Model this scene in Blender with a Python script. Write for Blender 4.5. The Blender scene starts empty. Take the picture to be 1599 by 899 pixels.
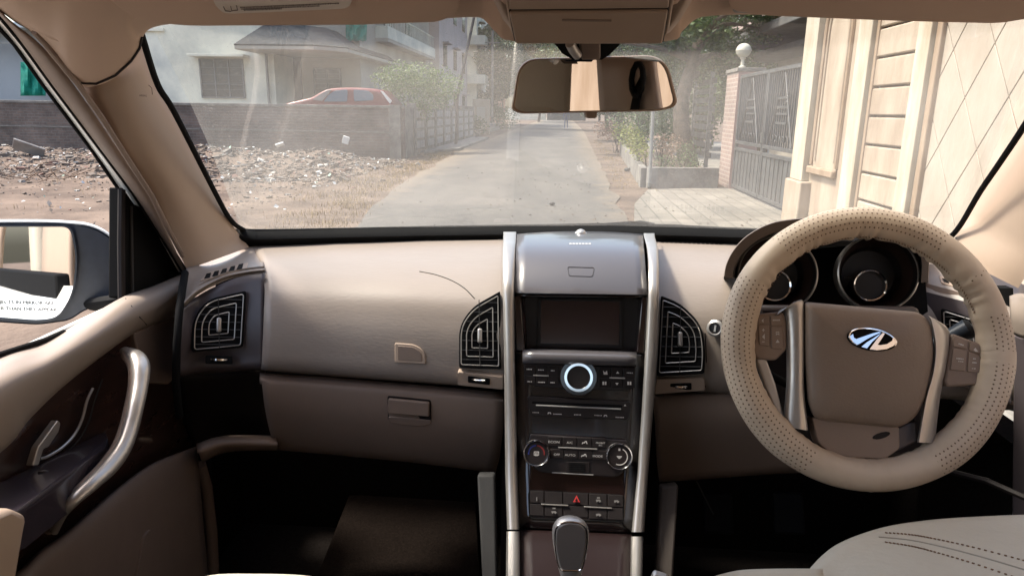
import bpy, bmesh, math, random
from mathutils import Vector, Matrix, noise
random.seed(7)
R = math.radians
scene = bpy.context.scene
col = scene.collection

# ------------------------------------------------------------ camera
F = 1100.0; CX = 799.5; CY = 449.5; EYE = Vector((0, 0, 1.5))
_y = Vector((80 / F, 275 / F, -1)).normalized()
_u = Vector((math.sin(R(1.8)), math.cos(R(1.8)), 0))
_z = (_u - _y * _u.dot(_y)).normalized()
_x = _y.cross(_z)
M3 = Matrix((_x, _y, _z))
cam_d = bpy.data.cameras.new('camera'); cam = bpy.data.objects.new('camera', cam_d); col.objects.link(cam)
cam_d.sensor_width = 36; cam_d.lens = F / 1599 * 36; cam_d.clip_start = 0.02; cam_d.clip_end = 2000
cam.matrix_world = Matrix.Translation(EYE) @ M3.to_4x4()
scene.camera = cam

# ------------------------------------------------------------ world, sun, exposure
SUN_EL, SUN_AZ = 57, -80          # azimuth from +Y towards +X
w = bpy.data.worlds.new('World'); scene.world = w; w.use_nodes = True
nt = w.node_tree; nt.nodes.clear()
sk = nt.nodes.new('ShaderNodeTexSky'); sk.sky_type = 'NISHITA'; sk.sun_disc = False
sk.sun_elevation = R(SUN_EL); sk.sun_rotation = R(SUN_AZ); sk.dust_density = 4.0; sk.air_density = 1.2; sk.ozone_density = 1.0
bg = nt.nodes.new('ShaderNodeBackground'); bg.inputs[1].default_value = 0.15
ow = nt.nodes.new('ShaderNodeOutputWorld')
nt.links.new(sk.outputs[0], bg.inputs[0]); nt.links.new(bg.outputs[0], ow.inputs[0])
sd = bpy.data.lights.new('sun', 'SUN'); sd.energy = 2.8; sd.angle = R(8); sd.color = (1, 0.93, 0.82)
sun = bpy.data.objects.new('sun', sd); col.objects.link(sun)
_s = Vector((math.sin(R(SUN_AZ)) * math.cos(R(SUN_EL)), math.cos(R(SUN_AZ)) * math.cos(R(SUN_EL)), math.sin(R(SUN_EL))))
sun.rotation_euler = _s.to_track_quat('Z', 'Y').to_euler()
vs = scene.view_settings; vs.view_transform = 'Standard'; vs.look = 'None'; vs.exposure = 1.5; vs.gamma = 1
vs.use_curve_mapping = False
scene.render.engine = 'CYCLES'
cy = scene.cycles
cy.use_denoising = True; cy.max_bounces = 10; cy.diffuse_bounces = 5; cy.glossy_bounces = 5; cy.transparent_max_bounces = 24
cy.transmission_bounces = 4; cy.caustics_reflective = False; cy.caustics_refractive = False; cy.sample_clamp_indirect = 6

# ------------------------------------------------------------ pixel rays
def ray(px, py):
    c = Vector(((px - CX) / F, (CY - py) / F, -1)); return M3 @ c
def aY(px, py, Y):
    r = ray(px, py); return EYE + r * (Y / r.y)
def aX(px, py, X):
    r = ray(px, py); return EYE + r * (X / r.x)
def aZ(px, py, Z):
    r = ray(px, py); return EYE + r * ((Z - EYE.z) / r.z)
def aP(px, py, P, N):
    r = ray(px, py); return EYE + r * ((P - EYE).dot(N) / r.dot(N))
def pxm(P):                      # metres per pixel at P
    return (-(M3.transposed() @ (P - EYE)).z) / F

# ------------------------------------------------------------ materials
MATS = {}
def mat(name, c, rough=0.6, metal=0.0, bump=0.0, bscale=300.0, var=0.0, vscale=3.0, c2=None, coat=0.0, spec=0.5, stretch=None, emit=None):
    if name in MATS: return MATS[name]
    m = bpy.data.materials.new(name); m.use_nodes = True; n = m.node_tree.nodes; l = m.node_tree.links
    b = n['Principled BSDF']; b.inputs['Base Color'].default_value = (*c, 1); b.inputs['Roughness'].default_value = rough
    b.inputs['Metallic'].default_value = metal; b.inputs['Specular IOR Level'].default_value = spec
    if coat: b.inputs['Coat Weight'].default_value = coat; b.inputs['Coat Roughness'].default_value = 0.06
    g = n.new('ShaderNodeNewGeometry'); src = g.outputs['Position']
    if stretch:
        mp = n.new('ShaderNodeMapping'); mp.inputs['Scale'].default_value = stretch; l.new(src, mp.inputs[0]); src = mp.outputs[0]
    if var or c2:
        t = n.new('ShaderNodeTexNoise'); t.inputs['Scale'].default_value = vscale; t.inputs['Detail'].default_value = 5; t.inputs['Roughness'].default_value = 0.6
        l.new(src, t.inputs['Vector'])
        mx = n.new('ShaderNodeMix'); mx.data_type = 'RGBA'
        cc = c2 if c2 else tuple(x * (1 - var) for x in c)
        mx.inputs[6].default_value = (*c, 1); mx.inputs[7].default_value = (*cc, 1)
        rp = n.new('ShaderNodeMapRange'); rp.inputs[1].default_value = 0.35; rp.inputs[2].default_value = 0.65
        l.new(t.outputs[0], rp.inputs[0]); l.new(rp.outputs[0], mx.inputs[0]); l.new(mx.outputs[2], b.inputs['Base Color'])
        r2 = n.new('ShaderNodeMapRange'); r2.inputs[1].default_value = 0.3; r2.inputs[2].default_value = 0.7
        r2.inputs[3].default_value = max(0.02, rough - 0.06); r2.inputs[4].default_value = min(1, rough + 0.08)
        l.new(t.outputs[0], r2.inputs[0]); l.new(r2.outputs[0], b.inputs['Roughness'])
    if bump:
        t = n.new('ShaderNodeTexNoise'); t.inputs['Scale'].default_value = bscale; t.inputs['Detail'].default_value = 3
        l.new(src, t.inputs['Vector']); bp = n.new('ShaderNodeBump'); bp.inputs['Strength'].default_value = bump; bp.inputs['Distance'].default_value = 0.3 / bscale
        l.new(t.outputs[0], bp.inputs['Height']); l.new(bp.outputs[0], b.inputs['Normal'])
    if emit: b.inputs['Emission Color'].default_value = (*emit, 1); b.inputs['Emission Strength'].default_value = 1
    MATS[name] = m; return m

BEIGE = mat('beige_plastic', (0.23, 0.17, 0.135), 0.5, bump=0.25, bscale=420, var=0.06, vscale=9)
PAD = mat('grained_pad', (0.285, 0.237, 0.203), 0.4, bump=0.2, bscale=170, var=0.07, vscale=7, stretch=(0.5, 1, 1.7))
SOFT = mat('soft_door_trim', (0.285, 0.232, 0.195), 0.45, bump=0.15, bscale=500, var=0.04, vscale=8)
OVERH = mat('overhead_plastic', (0.38, 0.285, 0.22), 0.6, bump=0.25, bscale=420, var=0.05, vscale=9)
BROWN = mat('brown_plastic', (0.235, 0.172, 0.135), 0.5, bump=0.25, bscale=420, var=0.08, vscale=9)
DOORB = mat('door_brown', (0.165, 0.12, 0.097), 0.6, bump=0.3, bscale=350, var=0.1, vscale=7)
HEAD = mat('headliner_cloth', (0.58, 0.44, 0.35), 0.95, bump=0.35, bscale=900, var=0.05, vscale=6, spec=0.1)
PILLAR = mat('pillar_trim', (0.43, 0.325, 0.25), 0.45, bump=0.2, bscale=600, var=0.05, vscale=5)
GREYP = mat('grey_purple_trim', (0.085, 0.07, 0.076), 0.4, var=0.1, vscale=10)
DARK = mat('dark_plastic', (0.014, 0.010, 0.010), 0.6, bump=0.2, bscale=500, var=0.15, vscale=15, spec=.25)
BLACK = mat('black_rubber', (0.005, 0.005, 0.0055), 0.8, spec=0.15)
PIANO = mat('gloss_black', (0.014, 0.007, 0.007), 0.14, coat=0.8)
SATINB = mat('satin_black', (0.016, 0.011, 0.011), 0.35, var=0.1, vscale=30)
LIDM = mat('gloss_dark_lid', (0.085, 0.078, 0.084), 0.32, coat=0.7)
SILVER = mat('satin_silver', (0.48, 0.45, 0.42), 0.34, metal=0.7, bump=0.05, bscale=800, var=0.05, vscale=30)
CHROME = mat('chrome', (0.85, 0.85, 0.86), 0.08, metal=1.0)
WOOD = mat('dark_wood_insert', (0.035, 0.016, 0.012), 0.3, coat=0.4, var=0.4, vscale=12, stretch=(1, 1, 5))
CARPET = mat('carpet', (0.012, 0.010, 0.009), 1.0, bump=1.0, bscale=500, var=0.4, vscale=160, spec=0.0)
GREYC = mat('grey_side_trim', (0.026, 0.025, 0.025), 0.8, bump=0.3, bscale=400)
LEATH = mat('cream_leather', (0.55, 0.505, 0.42), 0.5, bump=0.4, bscale=90, var=0.05, vscale=6)
WHITEP = mat('white_paint', (0.78, 0.77, 0.72), 0.25, coat=0.8)
PRINT = mat('pale_print', (0.55, 0.52, 0.5), 0.6)
PRINTD = mat('dark_print', (0.12, 0.09, 0.08), 0.6)
SCREEN = mat('screen_glass', (0.022, 0.014, 0.018), 0.12, coat=1.0)
GUNM = mat('satin_knob', (0.50, 0.48, 0.46), 0.36, metal=0.6, var=0.05, vscale=30)
MIRR = mat('mirror_glass', (0.86, 0.86, 0.86), 0.015, metal=1.0)
REDM = mat('red_print', (0.45, 0.03, 0.03), 0.5)

# ------------------------------------------------------------ mesh builder
class MB:
    def __init__(s): s.v = []; s.f = []; s.m = []; s.uv = None
    def add(s, vs, fs, mi=0):
        o = len(s.v); s.v += [Vector(p) for p in vs]
        for f in fs: s.f.append([i + o for i in f]); s.m.append(mi)
        return s
    def box(s, c, d, rot=None, mi=0):
        c = Vector(c); q = []
        for sz in (-1, 1):
            for sx, sy in ((-1, -1), (1, -1), (1, 1), (-1, 1)):
                p = Vector((sx * d[0] / 2, sy * d[1] / 2, sz * d[2] / 2))
                if rot is not None: p = rot @ p
                q.append(c + p)
        return s.add(q, [(3, 2, 1, 0), (4, 5, 6, 7), (0, 1, 5, 4), (1, 2, 6, 5), (2, 3, 7, 6), (3, 0, 4, 7)], mi)
    def box2(s, a, b, mi=0):
        return s.box([(a[i] + b[i]) / 2 for i in range(3)], [abs(b[i] - a[i]) for i in range(3)], None, mi)
    def prism(s, pts, n, t, b=0.0, mi=0, mi2=None):
        n = n.normalized(); k = len(pts)
        nn = Vector((0, 0, 0))
        for i in range(k): nn += pts[i].cross(pts[(i + 1) % k])
        if nn.dot(n) < 0: pts = pts[::-1]
        s.add([p + n * t for p in pts], [tuple(range(k))], mi if mi2 is None else mi2)
        s.add([p + n * t for p in pts] + [p - n * b for p in pts],
              [(i, k + i, k + (i + 1) % k, (i + 1) % k) for i in range(k)] + [tuple(range(2 * k - 1, k - 1, -1))], mi)
        return s
    def grid(s, rows, mi=0, closed=False):
        nu = len(rows[0]); vs = [p for r in rows for p in r]; fs = []
        for j in range(len(rows) - 1):
            for i in range(nu if closed else nu - 1):
                i2 = (i + 1) % nu
                fs.append((j * nu + i, j * nu + i2, (j + 1) * nu + i2, (j + 1) * nu + i))
        return s.add(vs, fs, mi)
    def tube(s, pts, r, seg=10, closed=False, flat=1.0, up=None, caps=True, mi=0):
        pts = [Vector(p) for p in pts]; n = len(pts); rows = []
        up = Vector(up) if up else Vector((0.13, 0.21, 0.97)); prev = None
        for i, p in enumerate(pts):
            a = pts[(i - 1) % n] if (closed or i > 0) else pts[0]
            b = pts[(i + 1) % n] if (closed or i < n - 1) else pts[-1]
            d = (b - a).normalized()
            x = d.cross(up if prev is None else prev)
            if x.length < 1e-4: x = d.orthogonal()
            x.normalize(); y = x.cross(d).normalized(); prev = y
            rr = r[i] if isinstance(r, (list, tuple)) else r
            rows.append([p + x * math.cos(2 * math.pi * k / seg) * rr + y * math.sin(2 * math.pi * k / seg) * rr * flat for k in range(seg)])
        if closed: rows.append(rows[0])
        s.grid(rows, mi, closed=True)
        if caps and not closed:
            s.add(rows[0], [tuple(range(seg))], mi); s.add(rows[-1], [tuple(range(seg - 1, -1, -1))], mi)
        return s
    def lathe(s, prof, c, axis, seg=40, mi=0, a0=0, a1=360):
        c = Vector(c); z = Vector(axis).normalized(); x = z.orthogonal().normalized(); y = z.cross(x); rows = []
        full = a1 - a0 >= 360
        N = seg if full else seg + 1
        for r, h in prof:
            rows.append([c + z * h + (x * math.cos(R(a0 + (a1 - a0) * k / seg)) + y * math.sin(R(a0 + (a1 - a0) * k / seg))) * r for k in range(N)])
        return s.grid(rows, mi, closed=full)
    def build(s, name, mt, parent=None, smooth=40, bevel=0, seg=2, solid=0, sub=0, weld=True, label=None, kind=None):
        me = bpy.data.meshes.new(name)
        mn = Vector((min(v.x for v in s.v), min(v.y for v in s.v), min(v.z for v in s.v)))
        mxx = Vector((max(v.x for v in s.v), max(v.y for v in s.v), max(v.z for v in s.v)))
        o = Vector(((mn.x + mxx.x) / 2, (mn.y + mxx.y) / 2, mn.z))
        me.from_pydata([v - o for v in s.v], [], s.f)
        for m in (mt if isinstance(mt, (list, tuple)) else [mt]): me.materials.append(m)
        me.polygons.foreach_set('material_index', s.m)
        if s.uv:
            u = me.uv_layers.new(name='UVMap')
            for lp in me.loops: u.data[lp.index].uv = s.uv[lp.vertex_index]
        if solid:
            acc = 0.0
            for p in me.polygons: acc += p.area * p.normal.dot((EYE - (p.center + o)).normalized())
            if acc < 0: me.flip_normals()
        if weld:
            bm = bmesh.new(); bm.from_mesh(me); bmesh.ops.remove_doubles(bm, verts=bm.verts, dist=1e-5)
            bm.to_mesh(me); bm.free()
        if smooth:
            me.polygons.foreach_set('use_smooth', [True] * len(me.polygons)); me.set_sharp_from_angle(angle=R(smooth))
        ob = bpy.data.objects.new(name, me); col.objects.link(ob)
        place(ob, o, parent)
        if sub: m = ob.modifiers.new('s', 'SUBSURF'); m.levels = m.render_levels = sub
        if solid: m = ob.modifiers.new('t', 'SOLIDIFY'); m.thickness = abs(solid); m.offset = -1 if solid > 0 else 1
        if bevel: m = ob.modifiers.new('b', 'BEVEL'); m.width = bevel; m.segments = seg; m.limit_method = 'ANGLE'; m.angle_limit = R(35); m.harden_normals = False
        if label: ob['label'] = label
        if kind: ob['kind'] = kind
        return ob
def place(ob, o, parent):
    ob['_o'] = list(o)
    if parent is not None:
        ob.parent = parent; ob.location = o - Vector(parent['_o'])
    else: ob.location = o
def empty(name, loc, parent=None, **kw):
    e = bpy.data.objects.new(name, None); e.empty_display_size = 0.1; col.objects.link(e); place(e, Vector(loc), parent)
    for k, v in kw.items(): e[k] = v
    return e
def tag(o, label, cat, group=None):
    o['label'] = label; o['category'] = cat
    if group: o['group'] = group
    return o
def cr(pts, n):                   # Catmull-Rom through tuples/Vectors, n steps per span
    P = [Vector(p) for p in pts]
    if len(P) == 2: return [P[0].lerp(P[1], k / n) for k in range(n + 1)]
    P = [P[0] * 2 - P[1]] + P + [P[-1] * 2 - P[-2]]; out = []
    for i in range(1, len(P) - 2):
        a, b, c, d = P[i - 1:i + 3]
        for k in range(n):
            t = k / n
            out.append(0.5 * ((2 * b) + (c - a) * t + (2 * a - 5 * b + 4 * c - d) * t * t + (3 * b - a - 3 * c + d) * t ** 3))
    out.append(P[-2]); return out
def crc(pts, n):                  # closed
    P = [Vector(p) for p in pts]; m = len(P); out = []
    for i in range(m):
        a, b, c, d = P[(i - 1) % m], P[i], P[(i + 1) % m], P[(i + 2) % m]
        for k in range(n):
            t = k / n
            out.append(0.5 * ((2 * b) + (c - a) * t + (2 * a - 5 * b + 4 * c - d) * t * t + (3 * b - a - 3 * c + d) * t ** 3))
    return out
def surf(rows, n=6):
    rs = [cr(r, n) for r in rows]; cols = [cr([r[i] for r in rs], n) for i in range(len(rs[0]))]
    return [[c[j] for c in cols] for j in range(len(cols[0]))]
def pr(lst): return [aY(*p) for p in lst]
def lerp(a, b, t): return a + (b - a) * t
def interp(x, tab):
    if x <= tab[0][0]: return tab[0][1]
    for (a, b), (c, d) in zip(tab, tab[1:]):
        if x <= c: return lerp(b, d, (x - a) / (c - a))
    return tab[-1][1]
def rnd2(pts, r, n=4):            # round the corners of a 2D outline
    out = []; m = len(pts)
    for i in range(m):
        a, b, c = Vector(pts[i - 1][:2]), Vector(pts[i][:2]), Vector(pts[(i + 1) % m][:2])
        rr = min(r if not hasattr(r, '__len__') else r[i], (a - b).length * 0.48, (c - b).length * 0.48)
        if rr <= 0: out.append(tuple(b)); continue
        p, q = b + (a - b).normalized() * rr, b + (c - b).normalized() * rr
        for k in range(n + 1):
            t = k / n; z = p * (1 - t) ** 2 + b * 2 * t * (1 - t) + q * t * t; out.append((z.x, z.y))
    return out
class Face:
    """a real surface: profile of (Z drop, Y) extruded along X; at() finds the point a pixel lands on"""
    def __init__(s, tab, px=905, off=0.0):
        s.t = []
        for py, Y in tab:
            r = ray(px, py); s.t.append((-r.z / r.y, Y))
    def at(s, px, py, off=0.0):
        r = ray(px, py); Y = interp(-r.z / r.y, s.t) - off
        return EYE + r * (Y / r.y)
def frame(at, px, py, slope=0.035):
    c = at(px, py); x = (at(px + 6, py + 6 * slope) - at(px - 6, py - 6 * slope)).normalized()
    y = (at(px, py - 4) - at(px, py + 4)); y = (y - x * y.dot(x)).normalized()
    return c, x, y, x.cross(y)
_fc = {}
def text_into(mb, s, c, x, y, h, mi=0, t=0.0006, align='CENTER', wide=1.0):
    cu = bpy.data.curves.new('t', 'FONT'); cu.body = s; cu.size = 1; cu.align_x = align; cu.align_y = 'CENTER'; cu.resolution_u = 3
    ob = bpy.data.objects.new('t', cu); col.objects.link(ob); dg = bpy.context.evaluated_depsgraph_get()
    me = bpy.data.meshes.new_from_object(ob.evaluated_get(dg)); z = x.cross(y)
    k = h / 0.7
    vs = [c + x * v.co.x * k * wide + y * v.co.y * k + z * t for v in me.vertices]
    mb.add(vs, [tuple(p.vertices) for p in me.polygons], mi)
    bpy.data.objects.remove(ob); bpy.data.curves.remove(cu); bpy.data.meshes.remove(me)
def plate(name, at, outline, t, b, mt, parent, bevel=0.0012, r=0, mb=None, mi=0, seg=2):
    if r: outline = rnd2(outline, r)
    pts = [at(x, y) for x, y in outline]
    n = Vector((0, 0, 0))
    for i in range(len(pts)): n += pts[i].cross(pts[(i + 1) % len(pts)])
    n.normalize()
    c = sum(pts, Vector()) / len(pts)
    if n.dot(EYE - c) < 0: n = -n
    m = mb or MB(); m.prism(pts, n, t, b, mi)
    if mb: return m
    return m.build(name, mt, parent, bevel=bevel, seg=seg)
# ============================================================ THE PARKED CAR WE SIT IN
CARX = 0.03
car = empty('car', (CARX, 0.2, 0.0))
tag(car, 'beige car interior with dashboard, steering wheel and door, seen from the front seats', 'car')

# ---------------- dashboard (body of the dash) and its sub-parts
def stretch_rows(rows, **k): return surf([pr(r) for r in rows], 8)
m = MB()
m.grid(stretch_rows([
    [(392, 380, 1.47), (520, 375, 1.545), (650, 372, 1.575), (800, 369, 1.59)],
    [(401, 396, 1.38), (520, 391, 1.44), (650, 389, 1.46), (800, 388, 1.46)],
    [(409, 420, 1.275), (520, 420, 1.315), (650, 421, 1.325), (800, 424, 1.325)],
    [(413, 450, 1.215), (520, 453, 1.245), (650, 458, 1.25), (800, 466, 1.25)],
    [(412, 490, 1.185), (520, 497, 1.212), (650, 505, 1.218), (800, 516, 1.218)],
    [(410, 540, 1.172), (520, 548, 1.197), (650, 557, 1.204), (800, 566, 1.204)],
    [(408, 573, 1.175), (500, 580, 1.198), (640, 591, 1.206), (800, 603, 1.206)],
    [(408, 578, 1.22), (500, 585, 1.25), (640, 596, 1.25), (800, 608, 1.25)]]))
dash = m.build('dashboard', PAD, car, solid=0.012, smooth=60)
PADF = Face([(372, 1.575), (389, 1.46), (421, 1.325), (458, 1.25), (505, 1.218), (557, 1.204), (591, 1.206), (597, 1.207)], px=650)
def padat(px, py, off=0.0): return PADF.at(px, py, off + 0.004)
# passenger airbag seam : thin dark groove line lying on the pad
sp = [(655, 424), (680, 429), (705, 438), (725, 450), (741, 466)]
_pad_bvh = None
from mathutils.bvhtree import BVHTree
def bvh_of(mb): return BVHTree.FromPolygons([tuple(v) for v in mb.v], [tuple(f) for f in mb.f])
PB = bvh_of(m)
def on(bvh, fallback=None):
    def f(px, py, off=0.0):
        r = ray(px, py); h = bvh.ray_cast(EYE, r.normalized())
        if h[0] is None: return fallback(px, py, off) if fallback else aY(px, py, 1.2)
        n = h[1] if h[1].dot(r) < 0 else -h[1]
        return h[0] + n * off
    return f
PADS = on(PB)
MB().tube([PADS(x, y, 0.0004) for x, y in [tuple(q)[:2] for q in cr([(a, b, 0) for a, b in sp], 5)]], 0.0009, 6).build('airbag_seam', DARK, dash)
# pad push button (D shaped)
db = rnd2([(617, 535), (648, 537), (664, 548), (665, 568), (617, 565)], [2, 10, 12, 3, 3])
plate('release_button', PADS, db, 0.0035, 0.004, PILLAR, dash, 0.0012)
plate('button_face', PADS, rnd2([(622, 539), (647, 541), (659, 550), (660, 563), (622, 561)], [2, 8, 9, 2, 2]), 0.0046, -0.003, GREYC if False else BEIGE, dash, 0.0005)
# left end of the dash top with the side demister
m = MB()
m.grid(surf([pr([(292, 418, 1.24), (318, 411, 1.29), (352, 398, 1.37), (392, 378, 1.47), (412, 377, 1.485)]),
             pr([(289, 440, 1.19), (318, 425, 1.245), (352, 412, 1.30), (388, 398, 1.37), (411, 396, 1.40)]),
             pr([(287, 462, 1.15), (312, 440, 1.20), (350, 424, 1.25), (385, 415, 1.28), (412, 412, 1.30)]),
             pr([(286, 474, 1.13), (311, 452, 1.175), (350, 432, 1.215), (385, 424, 1.245), (413, 420, 1.26)]),
             pr([(287, 480, 1.145), (312, 458, 1.19), (350, 438, 1.23), (385, 430, 1.26), (413, 426, 1.27)])], 6))
m.build('dash_corner', PAD, dash, solid=0.01, smooth=60)
DCB = on(bvh_of(m))
plate('demister_grille', DCB, rnd2([(312, 440), (324, 427), (388, 411), (385, 420), (350, 430)], 2), 0.002, 0.002, PILLAR, dash, 0.0006)
m = MB()
for k in range(5):
    x = 319 + k * 12.6; y = 433 - k * 3.6
    plate('', DCB, [(x, y + 4), (x + 4, y - 4), (x + 11, y - 5.5), (x + 9, y + 2)], 0.0026, -0.002, None, None, mb=m)
m.build('demister_slot', BLACK, dash)
# end caps with the outer vents
m = MB()
m.grid(surf([pr([(284, 482, 1.145), (312, 460, 1.19), (350, 441, 1.21), (380, 431, 1.225), (412, 427, 1.232)]),
             pr([(281, 520, 1.125), (312, 515, 1.165), (350, 510, 1.185), (380, 505, 1.195), (411, 500, 1.20)]),
             pr([(279, 560, 1.125), (312, 560, 1.16), (350, 558, 1.18), (380, 555, 1.185), (410, 550, 1.19)]),
             pr([(279, 586, 1.13), (312, 580, 1.165), (350, 577, 1.18), (380, 575, 1.185), (409, 574, 1.19)]),
             pr([(279, 590, 1.20), (312, 584, 1.22), (350, 581, 1.23), (380, 579, 1.23), (409, 578, 1.23)])], 6))
m.build('outer_vent_panel', GREYP, dash, solid=0.01, smooth=60)
VPL = on(bvh_of(m))

def air_vent(at, outline, tabpx, tilt, wheel, cells=7, bez=DARK, name='air_vent', off=0.0):
    """outline: rounded outer px outline; nested chrome loops, blades, spine, tab, thumb wheel"""
    e = empty(name, at(*tabpx), car)
    if off:
        P_ = [at(x, y) for x, y in outline]; c_ = sum(P_, Vector()) / len(P_); n_ = Vector((0, 0, 0))
        for i in range(len(P_)): n_ += (P_[i] - c_).cross(P_[(i + 1) % len(P_)] - c_)
        n_.normalize(); n_ = -n_ if n_.dot(EYE - c_) < 0 else n_
        hi = max([(p - c_).dot(n_) for p in P_] + [(at(tabpx[0] + (x - tabpx[0]) * k, tabpx[1] + (y - tabpx[1]) * k) - c_).dot(n_) for x, y in outline for k in (0, .35, .7, 1.05)]) + .001; base_c = c_ + n_ * hi; at0 = at; off = 0.001
        at = lambda x, y, o=0.0: aP(x, y, base_c + n_ * o, n_)
        MB().prism([at(tabpx[0] + (x - tabpx[0]) * 1.07, tabpx[1] + (y - tabpx[1]) * 1.07) for x, y in outline], n_, 0.0, 0.05).build('vent_body', DARK, e)
    cx, cy_ = tabpx
    def sc(k, pts=outline): return [(cx + (x - cx) * k, cy_ + (y - cy_) * k) for x, y in pts]
    plate('vent_surround', at, sc(1.07), 0.0015 + off, 0.004, BLACK, e, 0.001)
    mb = MB()
    ys = [p[1] for p in outline]; y0, y1 = min(ys), max(ys)
    for k in range(cells):
        y = y0 + (y1 - y0) * (k + 0.8) / (cells + 0.6)
        xs = []
        for i in range(len(outline)):
            a, b = outline[i], outline[(i + 1) % len(outline)]
            if (a[1] - y) * (b[1] - y) < 0: xs.append(a[0] + (b[0] - a[0]) * (y - a[1]) / (b[1] - a[1]))
        if len(xs) >= 2:
            mb.tube([at(min(xs) + 1, y, 0.003 + off), at(max(xs) - 1, y + 1, 0.003 + off)], 0.0009, 6)
    mb.build('blade', mat('blade_grey', (.045, .043, .043), .4), e)
    for k in (0.96, 0.68, 0.40):
        MB().tube([at(x, y, 0.0045 + off) for x, y in sc(k)], 0.0010, 6, closed=True).build('trim_ring', SILVER, e)
    MB().tube([at(cx + tilt * -0.5, y0 + 8, 0.005 + off), at(cx + tilt * 0.3, y1 - 3, 0.005 + off)], 0.0008, 6).build('spine', GREYC, e)
    c, x, y, z = frame(at, cx, cy_, 0.0)
    MB().box(c + z * (0.010 + off), (0.0085, 0.012, 0.026), Matrix((x, -z, y)).transposed()).build('vent_tab', SILVER, e, bevel=0.003, seg=3)
    if wheel:
        wx, wy, ww, wh = wheel
        c, x, y, z = frame(at, wx, wy, 0.03)
        s = pxm(c)
        plate('wheel_slot', at, rnd2([(wx - ww * .62, wy - wh * .8), (wx + ww * .62, wy - wh * .8 + 1), (wx + ww * .62, wy + wh * .8 + 1), (wx - ww * .62, wy + wh * .8)], 2), 0.002 + off, 0.002, BLACK, e, 0.0005)
        MB().lathe([(0, -0.0035), (ww * s * .42, -0.0035), (ww * s * .5, -0.0015), (ww * s * .5, 0.0015), (ww * s * .42, 0.0035), (0, 0.0035)], c + z * (0.002 + off - ww * s * .5 + 0.006), y, 28).build('thumb_wheel', CHROME, e)
    return e
o1 = rnd2([(302, 547), (303, 500), (324, 470), (382, 457), (377, 540)], [5, 26, 22, 5, 5], 6)
air_vent(VPL, o1, (342, 507), 2, (342, 561, 34, 8), off=0.004)
MB().tube([aY(289, 426, 1.20), aY(285, 450, 1.155), aY(280, 485, 1.12), aY(276, 540, 1.10), aY(275, 600, 1.10), aY(280, 650, 1.12)], 0.0065, 10).build('dash_gap_seal', BLACK, dash)

# glovebox
m = MB()
m.grid(surf([pr([(406, 582, 1.205), (500, 588, 1.235), (640, 599, 1.245), (786, 612, 1.245)]),
             pr([(406, 588, 1.185), (500, 595, 1.212), (640, 606, 1.222), (786, 620, 1.222)]),
             pr([(409, 600, 1.175), (500, 608, 1.202), (640, 620, 1.212), (786, 632, 1.212)]),
             pr([(414, 640, 1.185), (505, 650, 1.208), (640, 662, 1.216), (785, 674, 1.216)]),
             pr([(423, 680, 1.215), (510, 692, 1.235), (640, 706, 1.245), (780, 714, 1.245)]),
             pr([(431, 700, 1.25), (515, 708, 1.27), (640, 720, 1.28), (774, 736, 1.28)]),
             pr([(432, 702, 1.33), (516, 709, 1.35), (640, 721, 1.36), (774, 737, 1.36)])], 8))
gb = m.build('glovebox', BROWN, car, solid=0.012, smooth=60)
GBS = on(bvh_of(m))
plate('latch_recess', GBS, rnd2([(605, 617), (673, 624), (674, 655), (662, 664), (620, 660), (606, 655)], 4), 0.001, 0.003, DARK, gb, 0.0005)
plate('recess_lip', GBS, rnd2([(606, 649), (673, 655), (672, 661), (655, 665), (625, 662), (608, 657)], 4), 0.0025, 0.003, BROWN, gb, 0.0012)
plate('latch', GBS, rnd2([(607, 620), (671, 626), (671, 648), (608, 643)], 3), 0.008, 0.0, BROWN, gb, 0.002)

# ---------------- centre console
CF = Face([(360, 1.50), (366, 1.43), (376, 1.355), (390, 1.285), (410, 1.24), (440, 1.205), (459, 1.19), (470, 1.188), (545, 1.165), (600, 1.150), (660, 1.135), (740, 1.105), (826, 1.055), (834, 1.045), (899, 0.955), (980, 0.84)])
C_ = CF.at
cons = empty('centre_console', C_(905, 980), car)
def strip(rows, n=1): return [[C_(*p) for p in r] for r in rows]
# lid
m = MB(); rows = []
for py in (361, 364, 368, 373, 380, 390, 402, 416, 432, 446, 457):
    k = (py - 361) / 96; xl = lerp(807, 803, k); xr = lerp(1004, 1011, k); r = []
    for i in range(13):
        t = i / 12; edge = (2 * t - 1) ** 2
        r.append(C_(lerp(xl, xr, t), py + 4.5 * edge * (1 - k) ** 2 + t * 3 * k, 0.012 - 0.004 * edge))
    rows.append(r)
rows.append([C_(lerp(803, 1011, i / 12), 459 + i / 4, -0.02) for i in range(13)])
m.grid(rows); lid = m.build('storage_lid', LIDM, cons, solid=0.006, smooth=60)
LB = on(bvh_of(m))
MB().tube([LB(x, y, 0.0004) for x, y in rnd2([(886, 417), (928, 418), (925, 432), (889, 431)], 3)], 0.0006, 6, closed=True).build('push_button', SATINB, lid)
MB().lathe([(0.0001, 0.007), (0.005, 0.006), (0.009, 0.003), (0.010, 0), (0.012, -0.001)], LB(907, 364, 0.001), (0, -0.35, 1), 24).build('light_sensor', GUNM, lid)
m = MB()
for k in range(7): plate('', LB, [(889 + k * 5, 380), (892.5 + k * 5, 380), (892.5 + k * 5, 381.6), (889 + k * 5, 381.6)], 0.0006, 0, None, None, mb=m)
m.build('lid_lettering', PRINT, lid)
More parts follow.
